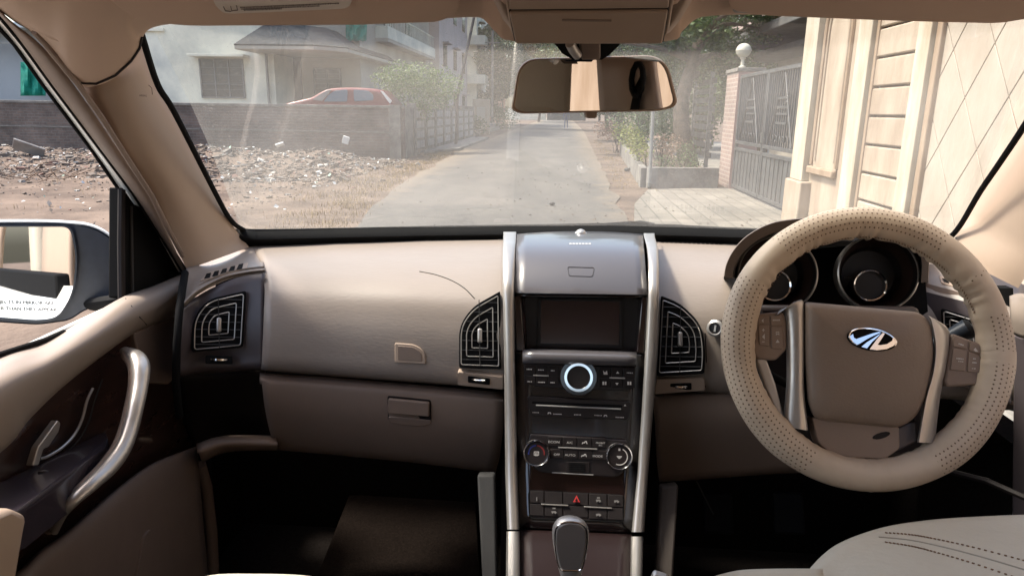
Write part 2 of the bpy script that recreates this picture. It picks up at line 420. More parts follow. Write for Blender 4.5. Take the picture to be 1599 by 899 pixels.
# housing face (gloss black) with the recess
def rowp(py, xl, xr, off, n=9): return [C_(lerp(xl, xr, i / (n - 1)), py + (i / (n - 1)) * (0 + interp(py, [(460, 2), (620, 8), (830, 8), (899, 4)])), off) for i in range(n)]
EDGE_L = [(459, 803), (548, 805), (620, 806), (740, 808), (826, 811), (899, 812), (980, 814)]
EDGE_R = [(459, 1012), (548, 1007), (620, 1003), (740, 996), (826, 987), (899, 985), (980, 982)]
m = MB(); rows = []
for py in (459, 462, 466, 500, 544, 548, 552, 580, 610, 640, 680, 720, 760, 800, 823): 
    off = -0.055 if 463 < py < 546 else 0.0
    rows.append(rowp(py, interp(py, EDGE_L), interp(py, EDGE_R), off))
m.grid(rows); m.build('fascia', PIANO, cons, solid=0.004, smooth=30)
m = MB(); rows = [rowp(py, interp(py, EDGE_L), interp(py, EDGE_R), o) for py, o in ((826, -0.002), (830, 0.0), (850, 0), (875, 0), (899, 0), (930, 0), (980, 0))]
m.grid(rows); m.build('lower_console', mat('lower_gloss', (0.018, 0.010, 0.010), 0.3), cons, solid=0.004, smooth=30)
# screen unit
SC = lambda x, y, off=0.0: C_(x, y, off - 0.045)
plate('screen_housing', SC, rnd2([(818, 462), (1001, 464), (993, 549), (822, 546)], 2), 0.0, 0.03, SATINB, cons, 0.002)
plate('screen_bezel', SC, rnd2([(839, 466), (973, 468), (972, 545), (838, 543)], 3), 0.004, 0.0, SATINB, cons, 0.001)
MB().tube([SC(x, y, 0.0045) for x, y in rnd2([(842, 467), (970, 469), (969, 541), (841, 539)], 2)], 0.0007, 6, closed=True).build('screen_edge', GREYC, cons)
plate('screen', SC, rnd2([(845, 469), (967, 471), (966, 538), (844, 536)], 1), 0.0052, 0.0, SCREEN, cons, 0.0004)
plate('side_cheek', C_, [(803, 461), (813, 461), (820, 548), (806, 548)], 0.003, 0.05, PIANO, cons, 0.002)
plate('side_cheek', C_, [(1002, 463), (1012, 463), (1006, 552), (994, 551)], 0.003, 0.05, PIANO, cons, 0.002)
# glossy lip above the radio
m = MB(); rows = []
for py, o in ((543, -0.05), (544, -0.004), (547, 0.012), (552, 0.0185), (558, 0.020), (564, 0.018), (567, 0.014), (568, 0.002)):
    rows.append([C_(lerp(816, 994, i / 10), py + 5 * i / 10, o - 0.003 * (2 * i / 10 - 1) ** 4) for i in range(11)])
m.grid(rows); m.build('console_lip', LIDM, cons, solid=0.003, smooth=50)
# radio panel
radio = plate('radio_panel', C_, rnd2([(818, 566), (992, 572), (988, 607), (962, 609), (838, 603), (820, 597)], [2, 2, 8, 4, 4, 8]), 0.010, 0.002, SATINB, cons, 0.0015)
def button(parent, q, t=0.0125, name='button', mt=None, r=1.0):
    return plate(name, C_, rnd2(q, r), t, -0.002, mt or DARK, parent, 0.0008)
def quad(x0, y0, x1, y1, s=0.035, g=0.7):
    f = lambda x, y: (x, y + (x - 905) * s)
    return [f(x0 + g, y0 + g), f(x1 - g, y0 + g), f(x1 - g, y1 - g), f(x0 + g, y1 - g)]
for i in range(3):
    for j in range(2):
        button(radio, quad(819 + i * 18.3, 571 + j * 16, 837.3 + i * 18.3, 587 + j * 14.5))
        button(radio, quad(935 + i * 18.5, 570 + j * 17, 953.5 + i * 18.5, 587 + j * 15))
ink = MB()
def tx(mb, at, s, px, py, h, off, slope=0.035, mi=0, wide=1.0, align='CENTER'):
    c, x, y, z = frame(at, px, py, slope); text_into(mb, s, c + z * off, x, y, h * pxm(c), mi, 0.0005, align, wide)
def poly(mb, at, pts, off, mi=0, th=0.0004):
    plate('', at, pts, off + th, -off, None, None, mb=mb, mi=mi)
def smear(mb, at, px, py, w_, off, h=1.6, slope=0.035):   # print too small to read in the photograph
    x = px - w_ / 2; rr = random.Random(int(px * 7 + py))
    while x < px + w_ / 2:
        ww = rr.uniform(1.0, 1.9); poly(mb, at, [(x, py - h / 2 + (x - px) * slope), (x + ww, py - h / 2 + (x - px) * slope), (x + ww, py + h / 2 + (x - px) * slope), (x, py + h / 2 + (x - px) * slope)], off); x += ww + 0.7
for px, py, w_ in ((827, 575, 8), (845, 576, 9), (863, 577, 6), (827, 594, 5), (845, 595, 9), (863, 595.5, 7), (982, 580.5, 8)): smear(ink, C_, px, py, w_, 0.013)
for px in (943, 981.5):
    poly(ink, C_, [(px - 3, 594), (px - .4, 594), (px - .4, 599), (px - 3, 599)], 0.013); poly(ink, C_, [(px + .6, 594), (px + 3, 594), (px + 3, 599), (px + .6, 599)], 0.013)
poly(ink, C_, [(961, 581.5), (963.5, 578), (966, 581.5)], 0.013); poly(ink, C_, [(960, 596), (965, 596), (962.5, 599.5)], 0.013)
poly(ink, C_, [(941, 577), (944, 580), (947, 577), (948, 583), (942, 583)], 0.013)
ink.build('lettering', PRINT, radio)
button(radio, [(833, 583.2), (857, 584.2), (857, 586.3), (833, 585.3)], 0.0135, 'chrome_bar', SILVER, 0.4)
button(radio, [(951, 587), (975, 587.8), (975, 590), (951, 589.2)], 0.0135, 'chrome_bar', SILVER, 0.4)
def ring(name, c, ax, r0, r1, h0, h1, mt, parent, seg=48, a0=0, a1=360):
    return MB().lathe([(r1, h0), (r1, h1 - 0.001), (r1 - 0.0008, h1), (r0 + 0.0008, h1), (r0, h1 - 0.001), (r0, h0)], c, ax, seg, a0=a0, a1=a1).build(name, mt, parent)
def disc(name, c, ax, r, h0, h1, mt, parent):
    return MB().lathe([(r, h0), (r, h1 - 0.0008), (r - 0.0008, h1), (0.0001, h1)], c, ax, 40).build(name, mt, parent)
c, x, y, z = frame(C_, 903, 587); s = pxm(c)
ax = (z * 0.8 + (EYE - c).normalized() * 0.2).normalized()
disc('knob_base', c, ax, 28.5 * s, 0.0, 0.016, PIANO, radio)
ring('knob_outer_ring', c, ax, 26.5 * s, 29.5 * s, 0.0, 0.013, SATINB, radio)
ring('volume_knob', c, ax, 17.2 * s, 22.5 * s, 0.010, 0.024, CHROME, radio)
disc('knob_face', c, ax, 17.2 * s, 0.012, 0.021, SATINB, radio)
m = MB()
for dy, w_ in ((4, 5), (0, 15), (-4, 6)):
    k = -w_ / 2
    while k < w_ / 2: m.box(c + ax * 0.0213 + x * k * s + y * dy * s, (1.2 * s, 0.0004, 1.6 * s), Matrix((x, -ax, ax.cross(x))).transposed()); k += 2
m.build('knob_lettering', GREYC, radio)
# cd slot strip
cd = plate('cd_player', C_, rnd2([(823, 617), (985, 626), (981, 655), (829, 648)], [5, 4, 7, 7]), 0.006, 0.002, SATINB, cons, 0.0015)
plate('disc_slot', C_, rnd2([(831, 625), (971, 631), (971, 635), (831, 629)], 1.5), 0.0064, -0.004, BLACK, cd, 0.0003)
plate('slot_lip', C_, rnd2([(837, 630), (969, 636), (969, 638), (837, 632)], 0.8), 0.010, -0.004, GUNM, cd, 0.0006)
m = MB()
for px, py, w_ in ((836, 642.5, 8), (870, 645, 12), (902, 646, 11), (933, 647, 10), (967, 650, 12)): smear(m, C_, px, py, w_, 0.0065)
for px, py in ((858, 644), (945, 648)):
    poly(m, C_, [(px - 3, py + 1), (px - 2, py - 2), (px + 2, py - 2), (px + 3, py + 1), (px + 1.5, py + 1), (px + 1, py - .4), (px - 1, py - .4), (px - 1.5, py + 1)], 0.0065)
poly(m, C_, [(973.5, 632.5), (975.5, 629.5), (977.5, 632.5)], 0.0065)
m.build('lettering', PRINT, cd)
# climate panel
clim = plate('climate_panel', C_, rnd2([(828, 676), (978, 686), (984, 706), (972, 738), (960, 744), (842, 736), (828, 724), (822, 700)], [3, 3, 10, 8, 12, 12, 8, 8]), 0.009, 0.002, SATINB, cons, 0.002)
for i in range(4):
    button(clim, quad(855 + i * 23, 681, 878 + i * 23, 697), 0.0115); button(clim, quad(858 + i * 22.5, 700, 880.5 + i * 22.5, 716), 0.0115)
button(clim, quad(883, 719, 921, 737), 0.0105, 'grille_panel')
m = MB()
for k in range(5): poly(m, C_, quad(888, 721 + k * 3, 913, 722.6 + k * 3, g=0), 0.011)
m.build('grille_slot', BLACK, clim)
button(clim, [(872, 696), (932, 698.6), (932, 700.6), (872, 698)], 0.0125, 'chrome_bar', SILVER, 0.4)
button(clim, [(862, 735.5), (926, 739), (926, 740.6), (862, 737)], 0.0105, 'chrome_bar', GUNM, 0.4)
m = MB()
tx(m, C_, 'ECON', 865, 688.5, 3.4, 0.012, wide=1.3); tx(m, C_, 'A/C', 889.5, 689.5, 3.4, 0.012, wide=1.2); tx(m, C_, 'FRONT', 937, 690, 2.6, 0.012, wide=1.2); tx(m, C_, 'A/C', 937, 693.6, 2.4, 0.012)
tx(m, C_, 'OFF', 869.5, 708, 3.2, 0.012, wide=1.2); tx(m, C_, 'AUTO', 890, 708.8, 3.2, 0.012, wide=1.3); tx(m, C_, 'MODE', 932.5, 710.5, 3.2, 0.012, wide=1.2)
for px, py in ((913, 689.5), (912, 709.5)):
    poly(m, C_, [(px - 5, py + 2), (px - 4, py - .5), (px - 1, py - .8), (px, py - 2.6), (px + 2.5, py - 2.6), (px + 4, py + 2), (px + 2.6, py + 2), (px + 1.6, py - 1), (px + .6, py - 1), (px, py + .8), (px - 3, py + .8), (px - 3.6, py + 2)], 0.0115)
m.build('lettering', PRINT, clim)
def cknob(px, py, arcs, icon, hot):
    c, x, y, z = frame(C_, px, py); s = pxm(c); ax = (z * 0.75 + (EYE - c).normalized() * 0.25).normalized()
    k = empty('climate_knob', c, clim)
    k = disc('climate_knob', c, ax, 21 * s, 0.0, 0.012, SATINB, cons)
    for a0, a1 in arcs: MB().lathe([(19.6 * s, 0.010), (20.0 * s, 0.019), (18.6 * s, 0.021), (17.2 * s, 0.019), (17.0 * s, 0.010)], c, ax, 40, a0=a0, a1=a1).build('knob_ring', CHROME, k)
    disc('knob_face', c, ax, 17 * s, 0.008, 0.018, SATINB, k)
    m = MB(); xx = x; yy = ax.cross(x)
    F_ = lambda u, v: c + ax * 0.0183 + xx * u * s + yy * v * s
    for q in icon: m.prism([F_(u, v) for u, v in q], ax, 0.0003)
    m.build('knob_icon', PRINT, k)
    return k, F_, ax
bx_ = lambda a, b, c_, d: [(a, b), (c_, b), (c_, d), (a, d)]
k1, F1, ax1 = cknob(838, 706, [(0, 360)], [bx_(-4, 2, 4, 3), bx_(-4, -3, 4, -2), bx_(-4, -3, -3, 3), bx_(3, -3, 4, 3), bx_(-1.5, -4, -.5, 1), bx_(.5, -4, 1.5, 1)], True)
m = MB(); m2 = MB()
for k in range(12):
    a = R(90 + 8 * (k + .6)); b = R(90 + 8 * (k + 1.4)); q = [(11 * math.cos(a), 11 * math.sin(a)), (11 * math.cos(b), 11 * math.sin(b)), (13 * math.cos(b), 13 * math.sin(b)), (13 * math.cos(a), 13 * math.sin(a))]
    m.prism([F1(u, v) for u, v in q], ax1, 0.0003); m2.prism([F1(-u, v) for u, v in q], ax1, 0.0003)
m.build('cold_scale', mat('blue_print', (0.03, 0.05, 0.28), .5), k1); m2.build('hot_scale', mat('hot_print', (0.22, 0.02, 0.02), .5), k1)
k2, F2, ax2 = cknob(966, 711, [(0, 360)], [bx_(-4, 0, 4, 1), bx_(-3, -1.5, 3, -.5), bx_(-1.5, -3, 1.5, -2), [(-1.5, 9), (1.5, 9), (1.5, 12.5), (-1.5, 12.5)]], False)
MB().lathe([(11.5 * s, 0.0181), (11.5 * s, 0.0187), (12.8 * s, 0.0187), (12.8 * s, 0.0181)], frame(C_, 966, 711)[0], ax2, 30, a0=20, a1=200).build('knob_scale', PRINT, k2)
# hazard row
hz = plate('switch_panel', C_, rnd2([(825, 765), (975, 773), (973, 814), (827, 809)], 8), 0.003, 0.001, SATINB, cons, 0.001)
MB().tube([C_(x, y, 0.003) for x, y in rnd2([(825, 765), (975, 773), (973, 814), (827, 809)], 8)], 0.0011, 6, closed=True).build('panel_gap', BLACK, hz)
for a, b in ((827, 850), (850, 879), (879, 919), (919, 948), (948, 973)):
    button(hz, quad(a, 769, b, 789, 0.05), 0.0055)
    if not (a == 879): button(hz, quad(a, 789.5, b, 809 + (a > 900) * 0.5, 0.05), 0.0055)
button(hz, quad(879, 789.5, 919, 808, 0.05), 0.0045, 'blank')
button(hz, [(845, 786), (887, 788), (887, 790), (845, 788)], 0.008, 'chrome_bar', SILVER, 0.4)
button(hz, [(912, 790), (955, 792.2), (955, 794.2), (912, 792)], 0.008, 'chrome_bar', SILVER, 0.4)
m = MB()
poly(m, C_, [(894.5, 783.5), (900, 773), (905.5, 784)], 0.0075); m.build('hazard_triangle', REDM, hz)
m = MB(); poly(m, C_, [(897.6, 782.0), (900, 777), (902.4, 782.2)], 0.0085, th=0.0003); m.build('triangle_centre', SATINB, hz)
m = MB()
for px, py in ((865, 793.5), (934, 777)): poly(m, C_, [(px - 2.4, py - 1), (px + 2.4, py - 1), (px + 2.4, py + 1), (px - 2.4, py + 1)], 0.0075)
for px, py in ((865, 800), (962, 783), (934, 804), (934, 782)): poly(m, C_, [(px - 4, py - 2), (px + 2, py - 2.4), (px + 4.5, py), (px + 2, py + 2.4), (px, py), (px - 3, py + 2)], 0.0075)
poly(m, C_, [(837.5, 776), (839, 776), (839, 782), (837.5, 782)], 0.0075)
m.build('switch_icon', mat('dim_print', (0.16, 0.15, 0.145), .6), hz)
# silver side rails
for xs, nm in (([(368, 786, 806), (385, 785, 805), (410, 784, 804), (459, 785, 803), (548, 787, 804), (640, 788, 806), (740, 789, 808), (828, 792, 811)], 'silver_rail'),
               ([(368, 1005, 1022), (385, 1010, 1027), (410, 1012, 1029), (459, 1012, 1029), (548, 1007, 1027), (640, 1002, 1020), (740, 995, 1012), (828, 986, 1006)], 'silver_rail')):
    def railrows(pys, flip):
        rows = []
        for py in pys:
            a = interp(py, [(q[0], q[1]) for q in xs]); b = interp(py, [(q[0], q[2]) for q in xs])
            r = []
            for t, o in ((0, -0.03), (0.01, 0.012), (0.08, 0.017), (0.3, 0.0195), (0.7, 0.0195), (0.92, 0.016), (0.99, 0.012), (1, -0.03)):
                r.append(C_(lerp(a, b, t), py, o))
            rows.append(r)
        return rows
    pys = [362, 365, 369, 374, 380, 388, 398, 410, 425, 440, 459, 480, 500, 520, 548, 580, 610, 640, 670, 700, 740, 780, 826]
    if xs[0][1] > 900: pys = [p + (2 if p < 400 else 4) for p in pys]
    MB().grid(railrows(pys, 0)).build(nm, SILVER, cons, smooth=50)
    q = [xs[-1]]
    def low(pys, a0, b0, a1, b1):
        rows = []
        for py in pys:
            k = (py - 829) / 70; a = lerp(a0, a1, k); b = lerp(b0, b1, k)
            rows.append([C_(lerp(a, b, t), py, o) for t, o in ((0, -0.04), (0.02, 0.010), (0.15, 0.019), (0.5, 0.022), (0.88, 0.018), (0.98, 0.010), (1, -0.04))])
        return rows
    if xs[0][1] < 900: MB().grid(low([829, 845, 870, 900, 940, 985], 791, 812, 790, 812)).build('lower_rail', SILVER, cons, smooth=50)
    else: MB().grid(low([837, 850, 870, 900, 940, 985], 985, 1005, 984, 1003)).build('lower_rail', SILVER, cons, smooth=50)
# tunnel sides
for q, mt in (([(745, 741, 1.15), (772, 741, 1.15), (779, 990, 1.0), (757, 990, 1.0)], GREYC), ([(1032, 760, 1.12), (1060, 757, 1.12), (1046, 990, 0.96), (1020, 990, 0.96)], mat('tunnel_brown', (.035, .025, .02), .7))):
    MB().prism(pr(q), Vector((0, -1, 0.3)), 0.0, 0.03).build('tunnel_trim', mt, cons, bevel=0.004)
m = MB(); m.box2((-0.100, 1.27, 0.45), (-0.080, 1.5, 1.05)); m.box2((0.135, 1.27, 0.45), (0.155, 1.5, 1.05))
m.build('console_side', DARK, cons)
# gear lever
gl = empty('gear_lever', aY(891, 905, 0.86), car)
gm = lambda x, y: aY(x, y, 0.86)
c0 = gm(891, 812); c1 = gm(891, 893); axg = (c0 - c1).normalized(); L = (c0 - c1).length; s = pxm(c0)
axg = (axg + Vector((0, 0.12, 0))).normalized()
def gpro(prof, a): 
    mb = MB(); rows = []
    x = Vector((1, 0, 0)); y = axg.cross(x).normalized() * -1
    for h, rx, ry in prof:
        o = c1 + axg * (h * L); rows.append([o + x * rx * s * math.cos(2 * math.pi * k / 28) + y * ry * s * math.sin(2 * math.pi * k / 28) for k in range(28)])
    return mb.grid(rows, closed=True)
mb = gpro([(-0.1, 15, 13), (0.0, 18, 14), (0.10, 20, 16), (0.25, 24, 19), (0.45, 27, 21), (0.62, 29.5, 22), (0.78, 29.5, 22), (0.88, 26, 20), (0.95, 20, 16), (0.99, 11, 9), (1.0, 0.5, 0.5)], 0)
mb.build('gear_knob', GUNM, gl, sub=1)
front = lambda px, py, off=0.0: aY(px, py, 0.838 - off)
pl = crc([(872, 824, 0), (891, 817, 0), (912, 824, 0), (914, 850, 0), (907, 884, 0), (891, 888, 0), (876, 884, 0), (869, 850, 0)], 6)
MB().prism([front(p.x, p.y) for p in pl], Vector((0, -1, 0.25)), 0.0015, 0.012).build('knob_insert', mat('knob_dark', (0.26, 0.24, 0.23), 0.35, metal=.4, coat=0.3), gl, bevel=0.001)
MB().tube([front(p.x, p.y, 0.0005) for p in crc([(870, 822, 0), (891, 815, 0), (913, 822, 0), (916, 850, 0), (909, 886, 0), (891, 890, 0), (874, 886, 0), (867, 850, 0)], 6)], 0.0012, 6, closed=True).build('knob_trim', CHROME, gl)
MB().lathe([(0.013, -0.14), (0.013, 0.0)], c1, axg, 20).build('lever_shaft', GUNM, gl)

# ---------------- driver side of the dash
m = MB()
rows = [[(1012, 372, 1.585), (1080, 374, 1.57), (1180, 378, 1.54), (1330, 384, 1.50), (1440, 392, 1.45), (1510, 402, 1.38), (1600, 445, 1.24)],
        [(1012, 390, 1.46), (1080, 392, 1.45), (1180, 398, 1.43), (1330, 408, 1.39), (1440, 415, 1.35), (1510, 428, 1.29), (1600, 470, 1.19)],
        [(1012, 424, 1.33), (1080, 427, 1.32), (1180, 432, 1.31), (1330, 436, 1.29), (1440, 440, 1.27), (1510, 452, 1.22), (1600, 495, 1.14)],
        [(1012, 470, 1.25), (1080, 476, 1.245), (1180, 485, 1.24), (1330, 490, 1.235), (1440, 490, 1.22), (1510, 500, 1.18), (1600, 530, 1.11)],
        [(1012, 530, 1.215), (1080, 536, 1.21), (1180, 545, 1.21), (1330, 550, 1.20), (1440, 550, 1.19), (1510, 560, 1.16), (1600, 580, 1.10)],
        [(1012, 600, 1.205), (1080, 604, 1.20), (1180, 610, 1.20), (1330, 615, 1.19), (1440, 615, 1.18), (1510, 620, 1.16), (1600, 640, 1.11)],
        [(1012, 606, 1.26), (1080, 610, 1.26), (1180, 616, 1.26), (1330, 620, 1.26), (1440, 620, 1.25), (1510, 625, 1.22), (1600, 645, 1.16)]]
m.grid(stretch_rows(rows)); dr = m.build('driver_dashboard', PAD, car, solid=0.012, smooth=60)
DRS = on(bvh_of(m))
m = MB()
m.grid(stretch_rows([[(1018, 613, 1.24), (1100, 610, 1.235), (1250, 610, 1.23), (1420, 620, 1.22)],
                     [(1020, 622, 1.215), (1100, 620, 1.21), (1250, 620, 1.20), (1420, 630, 1.20)],
                     [(1023, 660, 1.205), (1100, 660, 1.20), (1250, 660, 1.19), (1420, 670, 1.19)],
                     [(1026, 720, 1.225), (1100, 717, 1.22), (1250, 710, 1.21), (1420, 720, 1.21)],
                     [(1029, 749, 1.25), (1110, 744, 1.245), (1250, 735, 1.24), (1420, 740, 1.24)],
                     [(1030, 752, 1.35), (1110, 747, 1.35), (1250, 738, 1.35), (1420, 742, 1.35)]]))
m.build('knee_panel', BROWN, car, solid=0.01, smooth=60)
# console vents
vent_l = rnd2([(785, 453), (783, 574), (716, 572), (717, 512), (737, 479)], [3, 3, 4, 30, 30], 6)
air_vent(PADS, rnd2([(779, 459), (780, 573), (719, 571), (719, 510), (738, 482)], [3, 3, 4, 26, 26], 6), (749, 524), 2, None, name='air_vent', off=0.006)
vb = plate('vent_base', PADS, rnd2([(716, 575), (787, 583), (787, 603), (716, 596)], 3), 0.012, 0.01, PILLAR, car, 0.0015)
plate('wheel_slot', PADS, rnd2([(732, 582), (766, 586), (766, 596), (732, 592)], 2), 0.0126, -0.01, BLACK, vb, 0.0004)
c, x, y, z = frame(PADS, 749, 588, 0.08); s = pxm(c)
MB().lathe([(0, -0.003), (13 * s, -0.003), (15.5 * s, -0.001), (15.5 * s, 0.001), (13 * s, 0.003), (0, 0.003)], c - z * 0.0, y, 28).build('thumb_wheel', CHROME, vb)
air_vent(DRS, rnd2([(1034, 466), (1062, 477), (1094, 508), (1099, 550), (1097, 580), (1028, 584)], [3, 22, 22, 18, 4, 4], 6), (1062, 530), -2, None, off=0.006)
vb = plate('vent_base', DRS, rnd2([(1024, 589), (1099, 586), (1100, 606), (1021, 612)], 3), 0.010, 0.01, PILLAR, car, 0.0015)
plate('wheel_slot', DRS, rnd2([(1046, 594), (1079, 593), (1079, 603), (1046, 604)], 2), 0.0106, -0.008, BLACK, vb, 0.0004)
c, x, y, z = frame(DRS, 1063, 599, -0.02); s = pxm(c)
MB().lathe([(0, -0.003), (13 * s, -0.003), (15 * s, -0.001), (15 * s, 0.001), (13 * s, 0.003), (0, 0.003)], c - z * 0.003, y, 28).build('thumb_wheel', CHROME, vb)
MB().tube([DRS(x_, y_, 0.0006) for x_, y_ in ((1101, 520), (1103, 560), (1101, 604))], 0.0009, 6).build('panel_seam', DARK, dr)
# ignition barrel
c, x, y, z = frame(DRS, 1118, 513); a = Vector((-0.45, -1, 0.25)).normalized(); s = pxm(c)
ig = MB().lathe([(0.014, -0.03), (0.014, 0.02), (0.012, 0.024), (0.0095, 0.0245), (0.0085, 0.021), (0.0001, 0.021)], c + z * .012, a, 30).build('ignition_switch', SATINB, car)
MB().lathe([(0.0145, 0.018), (0.0148, 0.0225), (0.011, 0.025), (0.0098, 0.0246)], c + z * .012, a, 30).build('switch_ring', GUNM, ig)
MB().box(c + z * .012 + a * 0.022, (0.003, 0.003, 0.011), a.to_track_quat('Y', 'Z').to_matrix()).build('key_slot', GUNM, ig)
# right end: grey panel + outer vent + demister
plate('panel_frame', DRS, rnd2([(1437, 440), (1520, 462), (1600, 520), (1600, 640), (1440, 580)], 3), 0.003, 0.01, BEIGE, dr, 0.003)
plate('outer_vent_panel', DRS, rnd2([(1443, 455), (1520, 474), (1580, 520), (1580, 630), (1446, 575)], 3), 0.006, 0.01, GREYP, dr, 0.003)
air_vent(DRS, rnd2([(1472, 484), (1540, 505), (1545, 575), (1476, 560)], [5, 16, 5, 5], 5), (1506, 530), -2, None, off=0.008)
plate('demister_grille', DRS, rnd2([(1466, 432), (1510, 444), (1515, 456), (1470, 443)], 2), 0.002, 0.002, PILLAR, dr, 0.0006)
m = MB()
for k in range(3): poly(m, DRS, [(1471 + k * 13, 436 + k * 3.4), (1480 + k * 13, 438 + k * 3.4), (1482 + k * 13, 444 + k * 3.4), (1474 + k * 13, 441 + k * 3.4)], 0.0022)
m.build('demister_slot', BLACK, dr)

# instrument cluster : hood, black binnacle, two dials
hood = empty('instrument_cluster', aY(1300, 520, 1.1), car)
def ell(cx, cy_, rx, ry, a0, a1, n): return [(cx + rx * math.cos(R(lerp(a0, a1, k / n))), cy_ - ry * math.sin(R(lerp(a0, a1, k / n)))) for k in range(n + 1)]
arc = cr([(1130, 432, 0), (1134, 412, 0), (1146, 389, 0), (1166, 368, 0), (1196, 351, 0), (1228, 343, 0), (1290, 338, 0), (1350, 337, 0), (1400, 345, 0), (1435, 365, 0), (1450, 395, 0), (1450, 440, 0)], 5)
rows = []
for off, Y in ((0, 1.36), (0.3, 1.22), (0, 1.10)): pass
cxh, cyh = 1300, 450
rows = [[aY(p.x, p.y + 7, 1.36) for p in arc], [aY(p.x, p.y, 1.25) for p in arc], [aY(p.x, p.y, 1.10) for p in arc],
        [aY(cxh + (p.x - cxh) * .995, cyh + (p.y - cyh) * .99, 1.093) for p in arc], [aY(cxh + (p.x - cxh) * .925, cyh + (p.y - cyh) * .86, 1.098) for p in arc],
        [aY(cxh + (p.x - cxh) * .90, cyh + (p.y - cyh) * .83, 1.20) for p in arc]]
MB().grid(rows).build('cluster_hood', mat('hood_brown', (0.15, 0.115, 0.095), 0.5, bump=0.25, bscale=420), hood, smooth=50)
MB().grid([[aY(cxh + (p.x - cxh) * .92, cyh + (p.y - cyh) * .86, 1.11) for p in arc], [aY(cxh + (p.x - cxh) * .90, cyh + (p.y - cyh) * .84, 1.15) for p in arc], [aY(cxh + (p.x - cxh) * .80, cyh + (p.y - cyh) * .7, 1.25) for p in arc]]).build('inner_shroud', mat('shroud_grey', (0.06, 0.055, 0.055), 0.35), hood)
MB().prism(pr([(1180, 395, 1.25), (1440, 375, 1.25), (1455, 560, 1.2), (1145, 560, 1.2)]), Vector((0, -1, 0)), 0.0, 0.01).build('cluster_back', BLACK, hood)
for cx_, cy2, icx, icy in ((1213, 428, 1208, 446), (1369, 427, 1356, 446)):
    g = empty('gauge', aY(cx_, cy2 + 58, 1.14), hood) if False else None
    c = aY(cx_, cy2, 1.135); s = pxm(c); a = Vector((-0.12, -1, 0.30)).normalized()
    g = MB().lathe([(56.5 * s, 0.006), (57.5 * s, 0.0085), (59.5 * s, 0.007), (60 * s, 0), (60 * s, -0.012), (57 * s, -0.03)], c, a, 72).build('gauge_ring', SILVER, hood)
    MB().lathe([(56.4 * s, 0.006), (50 * s, -0.03), (40 * s, -0.045), (0.0001, -0.045)], c, a, 56).build('gauge_face', mat('gauge_black', (0.006, 0.004, 0.004), 0.5, coat=0.0), hood)
    MB().lathe([(57 * s, 0.004), (56 * s, 0.0), (50 * s, -0.022), (46 * s, -0.030)], c + a * 0.0005, a, 56).build('gauge_cone', mat('gauge_brown', (0.03, 0.016, 0.012), 0.3), hood)
    ic = aY(icx, icy, 1.15); si = pxm(ic)
    MB().lathe([(21 * si, 0.004), (22 * si, 0.010), (24 * si, 0.011), (26 * si, 0.006), (26.5 * si, -0.02)], ic, a, 56).build('inner_ring', CHROME, hood)
    MB().lathe([(21.5 * si, 0.006), (21 * si, 0.004), (0.0001, 0.004)], ic, a, 40).build('inner_dial', mat('gauge_black', (0, 0, 0)), hood)
    m = MB()
    xg = Vector((1, 0, 0)); yg = a.cross(xg) * -1 if a.cross(xg).z < 0 else a.cross(xg)
    for k in range(25):
        t = R(225 - k * 270 / 24); d = xg * math.cos(t) + yg * math.sin(t); r_ = 48 * s
        m.box(c + d * r_ - a * 0.032, (0.0008, 0.0004, 0.004 if k % 2 else 0.007), Matrix((a.cross(d), -a, d)).transposed())
    for k in range(5):
        m.box(c + xg * (-40 * s + k * 0.0028) - a * 0.03 - yg * 6 * s, (0.0018, 0.0004, 0.003), None)
    m.build('dial_marking', mat('dial_print', (0.045, 0.04, 0.04), .6), hood)
MB().prism([aY(x_, y_, 1.06) for x_, y_ in ((1180, 475), (1440, 478), (1450, 720), (1200, 700))], Vector((0, -1, 0.3)), 0, 0.05).build('steering_cowl', SATINB, car, bevel=0.01)
# stalk
p0, p1 = aY(1440, 545, 1.02), aY(1512, 513, 1.00)
st = MB(); st.tube([p0, p0.lerp(p1, .5), p1], [0.008, 0.010, 0.0145], 16); stk = st.build('stalk', mat('stalk_dark', (0.02, 0.025, 0.035), 0.3), car)
MB().tube([p1, p1 + (p1 - p0).normalized() * 0.006], [0.0145, 0.010], 16).build('stalk_tip', BLACK, stk)
st = MB(); st.tube([aY(1230, 600, 1.03), aY(1200, 585, 1.0), aY(1182, 570, 0.985)], [0.006, 0.007, 0.009], 12); st.build('stalk', BLACK, car)
# ---------------- steering wheel
TW = R(20); WN = Vector((0, -math.cos(TW), math.sin(TW))); WU = Vector((1, 0, 0)); WV = Vector((0, math.sin(TW), math.cos(TW)))
WC = aY(1351, 541, 0.93)
sw = empty('steering_wheel', WC, car)
def W(px, py, off=0.0): return aP(px, py, WC + WN * off, WN) 
RM, Rm = 0.1685, 0.0215
leather = bpy.data.materials.new('perforated_leather'); leather.use_nodes = True
n_ = leather.node_tree.nodes; l_ = leather.node_tree.links; b_ = n_['Principled BSDF']; b_.inputs['Roughness'].default_value = 0.5
uv = n_.new('ShaderNodeUVMap'); sx = n_.new('ShaderNodeSeparateXYZ'); l_.new(uv.outputs[0], sx.inputs[0])
def M_(op, a, b=None, c=None):
    q = n_.new('ShaderNodeMath'); q.operation = op
    for i, v in enumerate((a, b, c)):
        if v is None: continue
        if isinstance(v, (int, float)): q.inputs[i].default_value = v
        else: l_.new(v, q.inputs[i])
    return q.outputs[0]
U = M_('MULTIPLY', sx.outputs[0], 170.0); V = M_('MULTIPLY', sx.outputs[1], 20.0)
row = M_('MODULO', M_('FLOOR', V), 2.0)
fu = M_('SUBTRACT', M_('FRACT', M_('ADD', U, M_('MULTIPLY', row, 0.5))), 0.5); fv = M_('SUBTRACT', M_('FRACT', V), 0.5)
